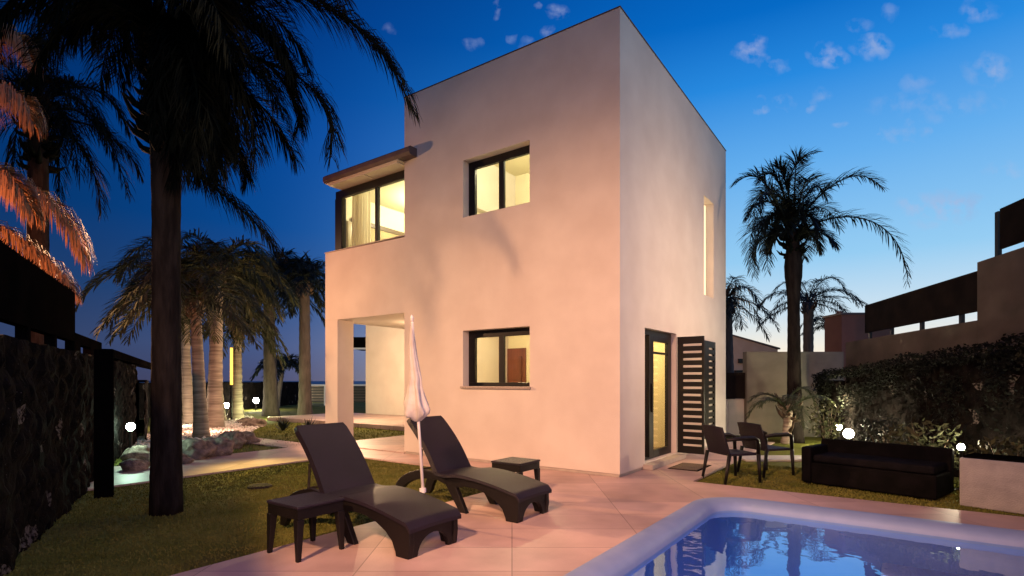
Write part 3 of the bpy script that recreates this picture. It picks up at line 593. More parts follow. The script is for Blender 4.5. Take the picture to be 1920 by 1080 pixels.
# palm outside the left fence, lit orange by the street lamp
Yl = 7.6
FL_ = [[W(-20,330,Yl), W(120,330,Yl+.1), W(160,490,Yl+.1)],
 [W(-40,440,Yl+.3), W(60,430,Yl+.3), W(140,550,Yl+.4)],
 [W(-60,200,Yl), W(30,120,Yl-.2), W(60,230,Yl-.2)],
 [W(-60,80,Yl), W(10,0,Yl), W(60,120,Yl)],
 [W(-60,300,Yl-.4), W(20,290,Yl-.5), W(60,400,Yl-.5)]]
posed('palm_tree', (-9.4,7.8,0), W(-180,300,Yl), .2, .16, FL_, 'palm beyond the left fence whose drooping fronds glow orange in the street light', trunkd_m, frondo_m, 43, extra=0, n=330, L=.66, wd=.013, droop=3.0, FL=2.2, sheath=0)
Yd = 9.6
DK = [[W(110,180,Yd), W(200,190,Yd), W(240,365,Yd)], [W(100,230,Yd+.3), W(180,260,Yd+.4), W(190,400,Yd+.4)], [W(90,140,Yd-.2), W(150,120,Yd-.3), W(200,250,Yd-.3)],
 [W(80,120,Yd), W(90,20,Yd), W(150,40,Yd)], [W(60,100,Yd+.4), W(30,20,Yd+.5), W(-20,80,Yd+.5)], [W(40,150,Yd-.4), W(0,120,Yd-.5), W(-40,230,Yd-.5)],
 [W(80,200,Yd+.6), W(120,230,Yd+.8), W(110,380,Yd+.8)], [W(50,180,Yd-.5), W(30,200,Yd-.6), W(20,340,Yd-.6)], [W(70,120,Yd-.6), W(60,60,Yd-.8), W(100,90,Yd-.9)],
 [W(100,160,Yd+.2), W(160,160,Yd+.2), W(215,300,Yd+.2)], [W(80,90,Yd+.2), W(60,-40,Yd+.3), W(80,-60,Yd+.3)], [W(90,170,Yd-.7), W(130,190,Yd-.9), W(150,330,Yd-.9)]]
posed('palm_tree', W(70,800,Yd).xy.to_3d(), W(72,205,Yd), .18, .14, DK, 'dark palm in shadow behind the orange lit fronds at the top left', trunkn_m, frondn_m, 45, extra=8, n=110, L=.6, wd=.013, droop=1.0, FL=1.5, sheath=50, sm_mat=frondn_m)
# big right palm
Yr = 13.4
def WR(*p): return [W(x, y, Yr+d) for x, y, d in p]
RPX = [WR((1520,370,0),(1600,290,.1),(1655,352,.1)), WR((1560,380,0),(1700,390,0),(1702,532,0)), WR((1450,400,0),(1440,290,.2),(1376,345,.2)),
 WR((1480,370,0),(1465,300,.3),(1530,286,.4)), WR((1440,420,0),(1395,390,-.4),(1408,500,-.5)), WR((1450,450,0),(1405,420,.3),(1415,520,.3)),
 WR((1500,390,.8),(1550,360,1.4),(1575,430,1.6)), WR((1460,350,-.8),(1420,330,-1.4),(1410,420,-1.6)), WR((1470,340,.8),(1410,320,1.3),(1425,430,1.4)), WR((1500,350,-.6),(1525,290,-1.2),(1510,380,-1.5)),
 WR((1460,380,.2),(1430,350,.3),(1400,410,.3)), WR((1455,410,-.2),(1420,380,-.3),(1430,470,-.3)), WR((1470,350,.4),(1450,300,.5),(1425,340,.5)), WR((1490,350,-.2),(1490,290,-.3),(1500,300,-.3)),
 WR((1500,370,.3),(1530,320,.5),(1550,370,.5)), WR((1500,400,-.3),(1530,380,-.5),(1535,470,-.5)), WR((1460,430,.4),(1430,420,.6),(1440,510,.6)), WR((1480,360,.1),(1470,320,.1),(1455,310,.1))]
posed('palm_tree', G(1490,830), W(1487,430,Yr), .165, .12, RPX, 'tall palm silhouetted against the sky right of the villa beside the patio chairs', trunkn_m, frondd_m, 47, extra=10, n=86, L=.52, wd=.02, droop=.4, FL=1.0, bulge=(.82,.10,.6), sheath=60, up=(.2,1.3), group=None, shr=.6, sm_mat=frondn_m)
# small palm with a feathery crown under it
posed('young_palm', (6.55,13.0,0), (6.62,13.0,.95), .10, .09, [[(6.3,12.8,1.2),(5.9,12.7,1.15),(5.72,12.6,.9)], [(6.9,12.9,1.25),(7.3,12.8,1.2),(7.5,12.7,.95)], [(6.5,12.7,1.3),(6.3,12.2,1.2),(6.2,12.0,.9)], [(6.8,12.6,1.25),(7.0,12.2,1.2),(7.1,12.0,.95)], [(6.4,13.2,1.3),(6.1,13.4,1.25),(5.9,13.5,1.0)]],
      'young palm with pale trunk and feathery low fronds beneath the tall right palm', trunkr_m, frond_m, 51, extra=4, n=40, L=.28, wd=.018, droop=.5, FL=.9, rings=12, sheath=30, ridge=.06, shr=.6)
# agaves on the lawn
for (px, py, lb) in ((530,808,'spiky dark agave on the lawn left of the near lounger'), (578,812,'spiky dark agave half hidden behind the near lounger backrest')):
    b = G(px, py); mb = MB(); rn = random.Random(px)
    for i in range(26):
        a = i*2.4; l = rn.uniform(.35,.55); e = rn.uniform(.35,1.3); h = Vector((math.cos(a), math.sin(a), 0)); s = Vector((-h.y, h.x, 0))*.028
        m = h*l*.5*math.cos(e)+Vector((0,0,l*.55*math.sin(e))); t = h*l*math.cos(e)+Vector((0,0,l*math.sin(e)))
        mb.add([-s*.5, s*.5, m+s, m-s, t], [(0,1,2,3),(3,2,4)])
    o = mb.build('agave', frondd_m); o.location = b; tag(o, lb, 'plant', 'agaves on the lawn')
# ---------------------------------------------------------------- pebble bed: boulders and stones
def rock(px, py, r, sq, seed, z=0, Y=None):
    import bmesh as B
    bm = B.new(); B.ops.create_icosphere(bm, subdivisions=4, radius=1); off = Vector((seed*3.1, seed*1.7, 0))
    for v in bm.verts:
        n = noise.noise(v.co*1.1+off)*.5+noise.noise(v.co*2.6+off)*.16+noise.noise(v.co*7+off)*.07; v.co = v.co*(1+n); v.co.z *= sq
    me = bpy.data.meshes.new('boulder'); bm.to_mesh(me); bm.free(); me.materials.append(boulder_m)
    me.polygons.foreach_set('use_smooth', [True]*len(me.polygons))
    o = bpy.data.objects.new('boulder', me); col.objects.link(o); b = G(px, py); o.location = (b.x, b.y, r*sq*.55); o.scale = (r, r, r); return o
RK = [(365,862,.42,.7,'large pale brown boulder at the front left corner of the pebble bed'), (402,856,.36,.75,'rounded boulder just right of the front left corner one'),
      (432,842,.36,.85,'tallest dark boulder at the front of the pebble bed'), (458,832,.34,.7,'boulder at the right end of the front row of the pebble bed'),
      (340,872,.22,.7,'small boulder beside the foreground palm trunk, front row end'), (480,800,.4,.55,'flat pinkish rock on the right edge of the pebble bed'),
      (462,795,.35,.5,'low rock behind the flat pinkish one'), (262,868,.34,.7,'boulder below the green lamp beside the stone wall'), (252,884,.24,.7,'small boulder in front of the one below the green lamp'),
      (425,825,.24,.6,'small rock behind the tallest front boulder')]
for i, (px, py, r, sq, lb) in enumerate(RK): tag(rock(px, py, r*.8, sq, i+1), lb, 'boulder', 'boulders edging the pebble bed')
bed = MB(); cpts = [G(335,850), G(400,838), G(460,822), G(492,795), G(470,782), G(400,776), G(330,790), G(235,835), G(236,862)]
structure(MB().add([(p.x,p.y,.012) for p in cpts], [tuple(range(len(cpts)))]).build('pebble_bed_ground', mat('bed_gravel', (.32,.24,.20), .9, (.5,.40,.34), 14, .8, 50)))
rn = random.Random(5); pb = MB()
def inside(p, poly):
    c = False; j = len(poly)-1
    for i in range(len(poly)):
        a, b = poly[i], poly[j]
        if (a.y > p.y) != (b.y > p.y) and p.x < (b.x-a.x)*(p.y-a.y)/(b.y-a.y)+a.x: c = not c
        j = i
    return c
cnt = 0
while cnt < 2600:
    p = Vector((rn.uniform(-14,-6), rn.uniform(10,24), 0))
    if not inside(p, cpts): continue
    cnt += 1; r = rn.uniform(.03,.085); a = rn.uniform(0,6.28); vs = []
    for (x, y, z) in ((1,0,0),(0,1,0),(-1,0,0),(0,-1,0),(0,0,1),(0,0,-1)):
        q = Vector((x*rn.uniform(.8,1.2), y*rn.uniform(.6,1), z*rn.uniform(.4,.7)))*r; vs.append((p.x+q.x*math.cos(a)-q.y*math.sin(a), p.y+q.x*math.sin(a)+q.y*math.cos(a), .03+q.z))
    pb.add(vs, [(0,1,4),(1,2,4),(2,3,4),(3,0,4),(1,0,5),(2,1,5),(3,2,5),(0,3,5)])
tag(pb.build('pebbles', pebble_m, smooth=True), 'loose pale pebbles filling the bed round the palm trunks', 'pebbles', kind='stuff')
# grass blades on the near lawn and the right lawn
gb = MB(); rn = random.Random(11)
def lawn(n, region, h0, h1):
    k = 0
    while k < n:
        v, u = region(rn); p = F(v, u, 0); k += 1
        a = rn.uniform(0,6.28); h = rn.uniform(h0,h1); w = .004+.0007*p.y; dx, dy = math.cos(a)*w, math.sin(a)*w; l = h*.5
        gb.add([(p.x-dx,p.y-dy,0),(p.x+dx,p.y+dy,0),(p.x+rn.uniform(-l,l),p.y+rn.uniform(-l,l),h)], [(0,1,2)])
lawn(42000, lambda r: (r.uniform(-7,-.86), r.uniform(1.04,5.46)), .010, .024)
lawn(22000, lambda r: (r.uniform(.35,2.8), r.uniform(-5.2,-1.04)), .010, .024)
lawn(9000, lambda r: (r.uniform(-5,5), r.uniform(7.56,14)), .02, .06)
tag(gb.build('grass', blade_m), 'short clipped grass of the lawns beside the terrace', 'grass', kind='stuff')
# ---------------------------------------------------------------- garden lamps
def garden_lamp(p, zc, lb, g='garden lamps along the walls', m=None, r=.06, pw=14, c=(1,.86,.6), copyof=None):
    root = empty('garden_lamp', (p[0], p[1], 0), 0, lb, 'lamp', g)
    a = MB().tube([(0,0,0),(0,0,.02)], [.08,.07], 12).tube([(0,0,.02),(0,0,zc-r-.01)], .022, 8).tube([(0,0,zc-r-.02),(0,0,zc-r)], [.03,.045], 10).build('post', dark_frame, smooth=False); a.parent = root
    pts = [(0,0,zc-r*math.cos(math.pi*k/8)) for k in range(9)]; b = MB().tube(pts, [max(.002, r*math.sin(math.pi*k/8)) for k in range(9)], 16).build('globe', m or bulb_m, smooth=True); b.parent = root
    MB().tube([(0,0,zc+r*.93),(0,0,zc+r*1.02),(0,0,zc+r*1.1)], [r*.45,r*.4,r*.12], 12).build('cap', dark_frame).parent = root
    return root
def LP(px, py, Y): w = W(px, py, Y); return (w.x, w.y), w.z
for (px, py, Y, lb, m, r) in ((245,800,9.8,'green tinted lit lamp at the foot of the left stone wall above the pebbles',bulbg_m,.07),
    (349,771,18.5,'lit lamp peeping out just right of the big foreground trunk',bulb_m,.08), (425,760,23,'lit lamp between the pale ringed palm trunks',bulb_m,.11),
    (480,751,27.5,'lit lamp on the dark wall left of the stout palm',bulb_m,.14), (546,742,38,'farthest lit lamp, on the grey wall near the white railing',bulb_m,.17),
    (1591,813,10.6,'brightest lit lamp behind the dark sofa',bulb_m,.09), (1573,801,12.4,'smaller lit lamp close behind the brightest one by the rock wall',bulb_m,.065),
    (1802,838,7.45,'lit lamp low between plants behind the right end of the sofa',bulb_m,.042)):
    (x, y), z = LP(px, py, Y); garden_lamp((x, y), z, lb, m=m, r=r)
# yellow light strip by the palms
b = Vector(((434-960)/FPX*20.4, 20.4, 0)); root = empty('light_column', b, 0, 'thin glowing yellow light column among the palm trunks', 'light')
MB().tube([(0,0,0),(0,0,1.35)], .04, 8).build('post', dark_frame).parent = root
z1 = W(0,652,20.4).z; MB().tube([(0,0,1.35),(0,0,z1)], .05, 10).build('light_tube', strip_m).parent = root
MB().tube([(0,0,z1),(0,0,z1+.03)], .055, 10).build('cap', metal_m).parent = root
# ---------------------------------------------------------------- left side: stone wall, screen fence, pillars
Ld = Vector((-.496,.868,0)); L0 = Vector((-3.87,4.1,0))
def LW(s, o, z): q = L0+Ld*s+Vector((Ld.y,-Ld.x,0))*o; return Vector((q.x,q.y,z))   # o > 0 towards the garden
def rough_wall(name, P0, d, nrm, length, h, th, m, amp, sd, step=.065, top=None):
    ns = int(length/step); nz = max(4, int(h/step)); rows = []
    for j in range(nz+1):
        row = []
        for i in range(ns+1):
            s = length*i/ns; hh = top(s) if top else h; z = hh*j/nz; q = P0+d*s+Vector((0,0,z)); e = noise.noise(q*1.6+Vector((sd,0,0)))*amp*.8+noise.noise(q*9+Vector((0,sd,0)))*amp*.3; vd = noise.voronoi(q*3.3+Vector((0,0,sd)))[0]; e += min(.5, (vd[1]-vd[0])*1.6)*amp*1.5-amp*.7
            if j == nz: q = q+Vector((0,0,noise.noise(Vector((s*2.5,sd,0)))*.05))
            row.append(q+nrm*e)
        rows.append(row)
    rows.append([p-nrm*th for p in rows[-1]]); rows.append([Vector((p.x,p.y,0)) for p in rows[-1]])
    return MB().sheet(rows).build(name, m, smooth=False)
nL = Vector((Ld.y,-Ld.x,0))
o = rough_wall('stone_wall', LW(-4.5,0,0), Ld, nL, 14.9, 1.86, .3, rockl_m, .07, 3); tag(o, 'dark rough stone wall with pale stones down the left side of the lawn', 'wall')
o = rough_wall('stone_wall', Vector((-8.95,13.3,0)), Vector((-.55,.835,0)), Vector((.835,.55,0)), 9.5, 1.5, .3, rockl_m, .07, 8, .14); tag(o, 'dark stone wall behind the pebble bed and its palms', 'wall')
o = rough_wall('stone_wall', Vector((-14.6,21.0,0)), Vector((.08,1,0)).normalized(), Vector((1,-.1,0)), 14, 1.42, .3, rockl_m, .06, 13, .25); tag(o, 'distant dark stone wall running to the sea behind the lamps', 'wall')
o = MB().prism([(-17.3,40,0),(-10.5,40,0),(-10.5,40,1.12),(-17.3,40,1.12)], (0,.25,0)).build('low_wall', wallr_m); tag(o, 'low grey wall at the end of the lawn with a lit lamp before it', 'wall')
def Lbox(mb, s0, s1, z0, z1, o0=-.22, o1=-.12):
    P = [LW(s0,o0,z0), LW(s1,o0,z0), LW(s1,o1,z0), LW(s0,o1,z0)]; mb.prism(P, (0,0,z1-z0)); return mb
sf_ = empty('screen_fence', LW(0,-.17,1.86), 0, 'tall black boarded screen standing on the left stone wall', 'fence'); inv = Matrix.Translation(-LW(0,-.17,1.86))
def fk(mb, nm, m, root=sf_, inv_=inv, **k):
    o = mb.build(nm, m, **k); o.parent = root; o.matrix_parent_inverse = inv_; return o
def s_at(px, o=-.17):   # distance along the wall line where it meets a bearing
    k = (px-960)/FPX; q = L0+nL*o; return (k*q.y-q.x)/(Ld.x-k*Ld.y)
sE = s_at(132)
bm_ = MB(); Lbox(bm_, -4.4, sE, 2.02, 2.66)
fk(bm_, 'panel', black_m)
for px in (-260, 43, 95):
    s = s_at(px); fk(Lbox(MB(), s-.045, s+.045, 1.84, 2.02), 'post', black_m)
fk(Lbox(MB(), sE-.05, sE, 1.84, 2.02), 'post', black_m)
# rough thatch-like top edge
te = MB(); rn = random.Random(2)
for i in range(900):
    s = rn.uniform(-4.4, sE); a = LW(s, rn.uniform(-.22,-.12), 2.65); te.tube([a, a+Vector((rn.uniform(-.03,.03), rn.uniform(-.03,.03), rn.uniform(.02,.06)))], [.006,.002], 3)
fk(te, 'heather_edge', black_m)
gt = empty('garden_gate', LW(sE,-.17,1.86), 0, 'black gate frame with two open lights at the end of the tall screen', 'gate'); inv2 = Matrix.Translation(-LW(sE,-.17,1.86))
s2, s3, s4, s5, s6 = sE+.012, s_at(143), s_at(163), s_at(171), s_at(184)
def zt(px, py): s = s_at(px); return HC+(HY-py)/FPX*(LW(s,-.17,0).y)
ztop_ = zt(150, 630)
gm = MB(); Lbox(gm, s2, s6, ztop_-.14, ztop_); Lbox(gm, s2, s3, 1.3, ztop_-.14); Lbox(gm, s4, s5, 1.3, ztop_-.14); Lbox(gm, s_at(180), s6, 1.3, ztop_-.14); Lbox(gm, s2, s6, 1.0, 1.86, -.30,-.225)
o = fk(gm, 'gate_frame', black_m, gt, inv2)
pl = Lbox(MB(), s_at(178,.14), s_at(212,.34), 0, 1.9, .14,.34); o = pl.build('pillar', black_m); tag(o, 'black square pillar standing proud of the left stone wall', 'pillar')
rb = Lbox(MB(), s6+.02, s_at(290), 1.62+.28, 2.04, -.25, .02); o = rb.build('beam', black_m); tag(o, 'black beam capping the stone wall between pillar and foreground trunk', 'beam')
# white railing and dark louvred bench screens far off, pergola piece
for (x0, x1, lb) in ((577,608,'slatted dark railing with a white top rail left of the porch pillar'), (662,686,'slatted dark railing with a white top rail seen through the porch')):
    Y = 33; a = W(x0,752,Y); b = W(x1,752,Y); r = empty('railing', (a.x,Y,0), 0, lb, 'railing', 'railings at the sea end of the lawn')
    wdt = b.x-a.x; MB().box(-.05,wdt+.05,-.06,.06,1.2,1.28).build('top_rail', white_paint).parent = r
    m = MB()
    for k in range(6): m.box(0,wdt,-.02,.02,.2+k*.165,.31+k*.165)
    m.build('slats', dark_frame).parent = r
    MB().box(-.06,-.0,-.05,.05,0,1.2).build('post', white_paint).parent = r; MB().box(wdt,wdt+.06,-.05,.05,0,1.2).build('post', white_paint).parent = r
Y = 30; a = W(650,632,Y); b = W(700,652,Y); r = empty('pergola', (a.x,Y,0), 0, 'dark pergola roof with a pale edge seen through the porch opening', 'pergola')
MB().box(0,4.2,0,3,b.z-1.5*0+.0,a.z).build('roof', black_m).parent = r; MB().box(0,1.1,-.06,0,b.z-.1,b.z+.0).build('fascia', white_paint).parent = r; MB().box(3.9,4.1,.3,.5,0,b.z).build('post', black_m).parent = r
# ---------------------------------------------------------------- right side: walls, screens, rock wall, gate, far buildings
Rd = Vector((.2,1,0)).normalized(); nR = Vector((-Rd.y, Rd.x, 0)); R0 = Vector((5.54,0,0))
def RWp(Y, o, z): q = R0+Vector((.2,1,0))*Y+nR*o; return Vector((q.x,q.y,z))
def rbox(mb, y0, y1, z0, z1, o0, o1): mb.prism([RWp(y0,o0,z0), RWp(y1,o0,z0), RWp(y1,o1,z0), RWp(y0,o1,z0)], (0,0,z1-z0)); return mb
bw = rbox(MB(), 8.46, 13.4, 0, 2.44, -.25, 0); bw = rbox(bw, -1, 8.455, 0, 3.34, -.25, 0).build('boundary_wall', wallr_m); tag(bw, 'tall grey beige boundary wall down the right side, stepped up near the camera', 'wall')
def rscreen(y0, y1, z0, z1, posts, pz, lb):
    c = RWp(y0, -.12, pz); r = empty('screen_fence', c, 0, lb, 'fence', 'screens on the right boundary wall'); iv = Matrix.Translation(-c)
    fk(rbox(MB(), y0, y1, z0, z1, -.14, -.10), 'panel', screen_m, r, iv)
    for p in posts: fk(rbox(MB(), p-.035, p+.035, pz, z1+.0, -.20, -.145), 'post', dark_frame, r, iv)
rscreen(8.55, 12.6, 2.60, 3.24, (8.6, 9.15, 10.35, 11.5, 12.5), 2.442, 'brown mesh screen on the lower part of the right boundary wall')
rscreen(4.0, 8.12, 3.46, 4.06, (8.27, 6.4, 4.6), 3.342, 'dark mesh screen on the high near part of the right boundary wall')
o = rough_wall('rock_wall', RWp(14.3,.32,0), -Rd, nR, 13.6, 1.8, .3, rock_m, .10, 21, top=lambda s: 1.62+.04*s if s > 1.8 else 1.5)
tag(o, 'rugged dark volcanic rock facing with pale stones below the right boundary wall', 'rock wall')
ow = MB().box(6.3,8.9,14.6,14.85,0,2.28).build('garden_wall', olive_m); tag(ow, 'olive grey rendered wall behind the tall right palm', 'wall')
gw_ = empty('gate', (5.45,14.75,0), 0, 'pale double door below a dark lintel board beside the olive wall', 'gate')
MB().box(0,.42,0,.04,.02,1.0).box(.43,.845,0,.04,.02,1.0).build('door_leaf', mat('gate_paint', (.42,.38,.32), .6, (.47,.42,.36), 4)).parent = gw_
MB().box(-.12,.845,-.06,.10,1.02,1.72).build('lintel', screen_m).parent = gw_
MB().box(-.30,-.005,-.05,.1,0,1.015).build('jamb', screen_m).parent = gw_
o = MB().box(2.9,5.14,14.72,14.85,0,1.7).build('fence_panel', screen_m); tag(o, 'dark low fence panel meeting the right edge of the villa', 'fence')
# far beige house
hb = empty('house', (9.5,26,0), 0, 'distant beige house with a sloping parapet behind the olive wall', 'house')
a = W(1372,628,26).z; b = W(1458,655,26).z
MB().prism([(.6,0,0),(3.2,0,0),(3.2,0,b),(.9,0,a),(.6,0,a)], (0,5,0)).build('wall', house2_m).parent = hb
MB().prism([(.86,-.05,a),(3.3,-.05,b),(3.3,-.05,b+.07),(.86,-.05,a+.07)], (0,5.1,0)).build('roof', brown_fascia).parent = hb
MB().box(1.3,1.75,-.12,-.0,2.35,2.55).build('vent_box', dark_frame).parent = hb
MB().box(1.75,2.9,-.05,-.0,2.25,2.33).build('ledge', house2_m).parent = hb
MB().box(1.1,3.2,-.3,-.06,1.9,2.0).build('balcony_rail', dark_frame).parent = hb
hr = empty('house', (9.9,16.4,0), 0, 'rust coloured flat roofed building end left of the brown screen', 'house')
zt2 = W(0,590,16.4).z; MB().box(.04,1.6,0,.9,0,zt2).build('wall', brick2_m).parent = hr; MB().box(.0,1.64,-.04,.94,zt2,zt2+.06).build('roof', brown_fascia).parent = hr; MB().box(.18,.3,.4,.52,zt2+.06,zt2+.16).build('chimney', brick2_m).parent = hr
# ---------------------------------------------------------------- loungers
def lounger():
    # local: x = 0 foot .. 2 head, y = 0 camera side .. .62 far side
    r = empty('sun_lounger')
    Wd = .60
    def ztop(x):   # upper line of the bed rail
        return .285+.125*math.sin(min(1, (x+.02)/.85)*math.pi/2) if x < .85 else .41-.02*math.sin((x-.85)/.35*math.pi)
    def rail(y0, y1):
        top = [(x/20*1.25, ztop(x/20*1.25)) for x in range(21)]
        # top line from foot to pivot, then rear arch down to the ground at x=1.85
        arch_o = [(1.25+.62*math.sin(R(t)), .02+.41*math.cos(R(t))**.8 if t < 90 else .0) for t in range(8, 91, 8)]
        outer = [(0.0,.0),(-.015,.12),(-.01,.24)]+top+arch_o+[(1.87,0)]
        inner = [(1.79,0)]+[(1.22+.53*math.sin(R(t)), .0+.33*max(0,math.cos(R(t)))**.8) for t in range(84, 3, -10)]
        under = [(1.12,.325),(1.0,.29)]+[(.79,.0),(.69,.0),(.84,.27)]+[(.72,.30),(.55,.29),(.40,.25),(.28,.19),(.20,.12),(.16,.04),(.15,0)]
        poly = [(x, y0, z) for x, z in outer+inner+under]
        return MB().prism(poly, (0, y1-y0, 0))
    def fillp(y0, y1, nm):
        m = rail(y0, y1); o = m.build(nm, wicker_m, bevel=.006); o.parent = r; return o
    fillp(0, .055, 'side_rail'); fillp(Wd-.055, Wd, 'side_rail')
    # foot panel with an arched cut-out
    pts = [(.0,.055,0),(.0,.055,.25),(.0,Wd-.055,.25),(.0,Wd-.055,0)]
    arc = [(.0, Wd/2+(Wd/2-.11)*math.cos(R(a)), .0+.165*math.sin(R(a))) for a in range(0, 181, 15)]
    MB().prism([(0,Wd-.055,0),(0,Wd-.055,.25),(0,.055,.25),(0,.055,0)]+arc[::-1], (.045,0,0)).build('foot_panel', wicker_m, r, bevel=.005)
    # bed
    g = []
    n = 26
    for i in range(n+1):
        x = -.035+1.2*i/n; z = ztop(max(0,x))+.022 if x > .0 else ztop(0)+.022-.05*(-x/.035)**1.5
        g.append([(x, -.02+.64*j/8, z+.012*math.cos((j-4)/4*1.4)-.012) for j in range(9)])
    top = MB().sheet(g); low = [[(p[0], p[1], p[2]-.032) for p in row] for row in g]
    low = low[::-1]; m = MB().sheet(g).sheet(low)
    m.sheet([[row[0] for row in g], [row[0] for row in low[::-1]]]); m.sheet([[row[-1] for row in low[::-1]], [row[-1] for row in g]]); m.sheet([g[0][::-1], low[-1][::-1]]); m.sheet([low[0], g[-1]])
    me = m.build('bed', wicker2_m, r, smooth=True)
    # raised backrest: slightly bowed slab
    p0 = Vector((1.11,0,.41)); p1 = Vector((1.60,0,1.03)); dd_ = (p1-p0); nn_ = Vector((-dd_.z,0,dd_.x)).normalized(); gg = []
    for i in range(15):
        t = i/14; c = p0+dd_*t+nn_*(.035*math.sin(t*math.pi)-.01); w = .30-.012*t if t < .95 else .285-.01*(t-.95)*20
        gg.append([(c.x, .30+w*(j/6-1)+0, c.z) if False else (c.x, .30+w*(j-4)/4, c.z+.0) for j in range(9)])
    back = [[(Vector(p)-nn_*.065) for p in row] for row in gg][::-1]
    m = MB().sheet([r_[::-1] for r_ in gg]).sheet([r_[::-1] for r_ in back]); b2 = back[::-1]
    m.sheet([[row[0] for row in gg], [row[0] for row in b2]]); m.sheet([[row[-1] for row in b2], [row[-1] for row in gg]]); m.sheet([gg[-1], b2[-1]]); m.sheet([b2[0], gg[0]])
    m.build('backrest', wicker2_m, r, smooth=False, bevel=.012)
    MB().tube([(1.42,.03,.42),(1.40,.03,.66)], .013, 6).tube([(1.42,.57,.42),(1.40,.57,.66)], .013, 6).tube([(1.42,.02,.42),(1.42,.58,.42)], .013, 6).build('prop', metal_m, r)
    return r
L1 = lounger(); L1p = Vector((-.85,4.46,DT)); la = math.atan2(A_.y, A_.x)
# local x -> A (towards the head), local y must run along +B : mirror by rotating about z and flipping
for ch in [k for k in bpy.data.objects if k.parent == L1]:
    for v in ch.data.vertices: v.co.y = -v.co.y
    ch.data.flip_normals()
def place(o, p, rz, s=1): o.location = p; o.rotation_euler = (0,0,rz); o.scale = (s,s,s)
place(L1, L1p, la); tag(L1, 'dark resin sun lounger with raised back nearest the camera, beside the lawn table', 'sun lounger', 'sun loungers')
L2 = copy_tree(L1); place(L2, Vector((.055,5.60,DT)), la); tag(L2, 'dark resin sun lounger behind the closed parasol, nearer the villa wall', 'sun lounger', 'sun loungers')
def side_table(lb):
    r = empty('side_table', (0,0,0), 0, lb, 'side table', 'resin side tables by the loungers'); s, h = .23, .45
    MB().box(-s,s,-s,s,h-.025,h).build('table_top', wicker2_m, r, bevel=.008)
    ap = MB().box(-s+.01,s-.01,-s+.01,-s+.035,h-.11,h-.027).box(-s+.01,s-.01,s-.035,s-.01,h-.11,h-.027).box(-s+.01,-s+.035,-s+.036,s-.036,h-.11,h-.027).box(s-.035,s-.01,-s+.036,s-.036,h-.11,h-.027)
    ap.build('apron', wicker_m, r)
    for sx in (-1,1):
        for sy in (-1,1):
            x0, y0 = sx*(s-.035), sy*(s-.035); x1, y1 = sx*(s-.02), sy*(s-.02); a, b = .032, .017
            MB().add([(x1-b,y1-b,0),(x1+b,y1-b,0),(x1+b,y1+b,0),(x1-b,y1+b,0),(x0-a,y0-a,h-.112),(x0+a,y0-a,h-.112),(x0+a,y0+a,h-.112),(x0-a,y0+a,h-.112)],
                     [(0,3,2,1),(4,5,6,7),(0,1,5,4),(1,2,6,5),(2,3,7,6),(3,0,4,7)]).build('leg', wicker_m, r, bevel=.004)
    return r
T1 = side_table('square dark side table in front of the near lounger at the lawn edge'); cen = (G(500,1042)+G(557,1063)+G(645,1038)+G(590,1018))/4; place(T1, (cen.x, cen.y, DT), ANG)
T2 = copy_tree(T1); T2['label'] = 'square dark side table against the villa wall behind the far lounger'; place(T2, (.05,7.0,DT), ANG)
# ---------------------------------------------------------------- closed parasol
PB = Vector((-.90,5.62,DT)); pr = empty('parasol', PB, 0, 'closed off white parasol on a thin leaning pole between the loungers', 'parasol')
ptop = Vector((-.135,-.0,2.12)); 
MB().tube([(0,0,.03), ptop*.98], [.017,.013], 10).build('pole', pole_m, pr, smooth=True)
MB().tube([(0,0,0),(0,0,.04),(0,0,.055)], [.20,.20,.17], 20).build('base', mat('concrete', (.3,.29,.28), .8, (.36,.35,.33), 8), pr)
MB().tube([(0,0,.055),(0,0,.26)], .026, 12).tube([ptop*.15, ptop*.17], .034, 12).build('collar', white_paint, pr)
rn = random.Random(4); rows = []
prof = [(2.11,.008),(2.04,.014),(1.9,.027),(1.75,.037),(1.6,.047),(1.5,.056),(1.42,.066),(1.33,.08),(1.24,.105),(1.19,.122),(1.15,.11),(1.10,.08),(1.06,.042),(1.05,.02)]
for k, (z, r_) in enumerate(prof):
    row = []; c = ptop*(z/2.12); 
    for j in range(49):
        a = 2*math.pi*j/48; f = 1+.16*math.sin(a*6+2.2*z)*min(1, r_/.05) + .16*math.sin(a*3+3*z)+.07*math.sin(a*13+5*z)
        zz = c.z + (.04*math.sin(a*4+1)+.02*math.sin(a*9) if k in (7,8,9,10) else 0)
        row.append((c.x+.012*math.sin(6*z)+math.cos(a)*r_*f+(-.015 if k > 5 else 0), c.y+math.sin(a)*r_*f, zz))
    rows.append(row)
MB().sheet(rows).build('canopy', cloth_m, pr, smooth=True)
MB().tube([ptop*.985, ptop*1.0, ptop*1.015], [.012,.02,.006], 10).build('finial', white_paint, pr)
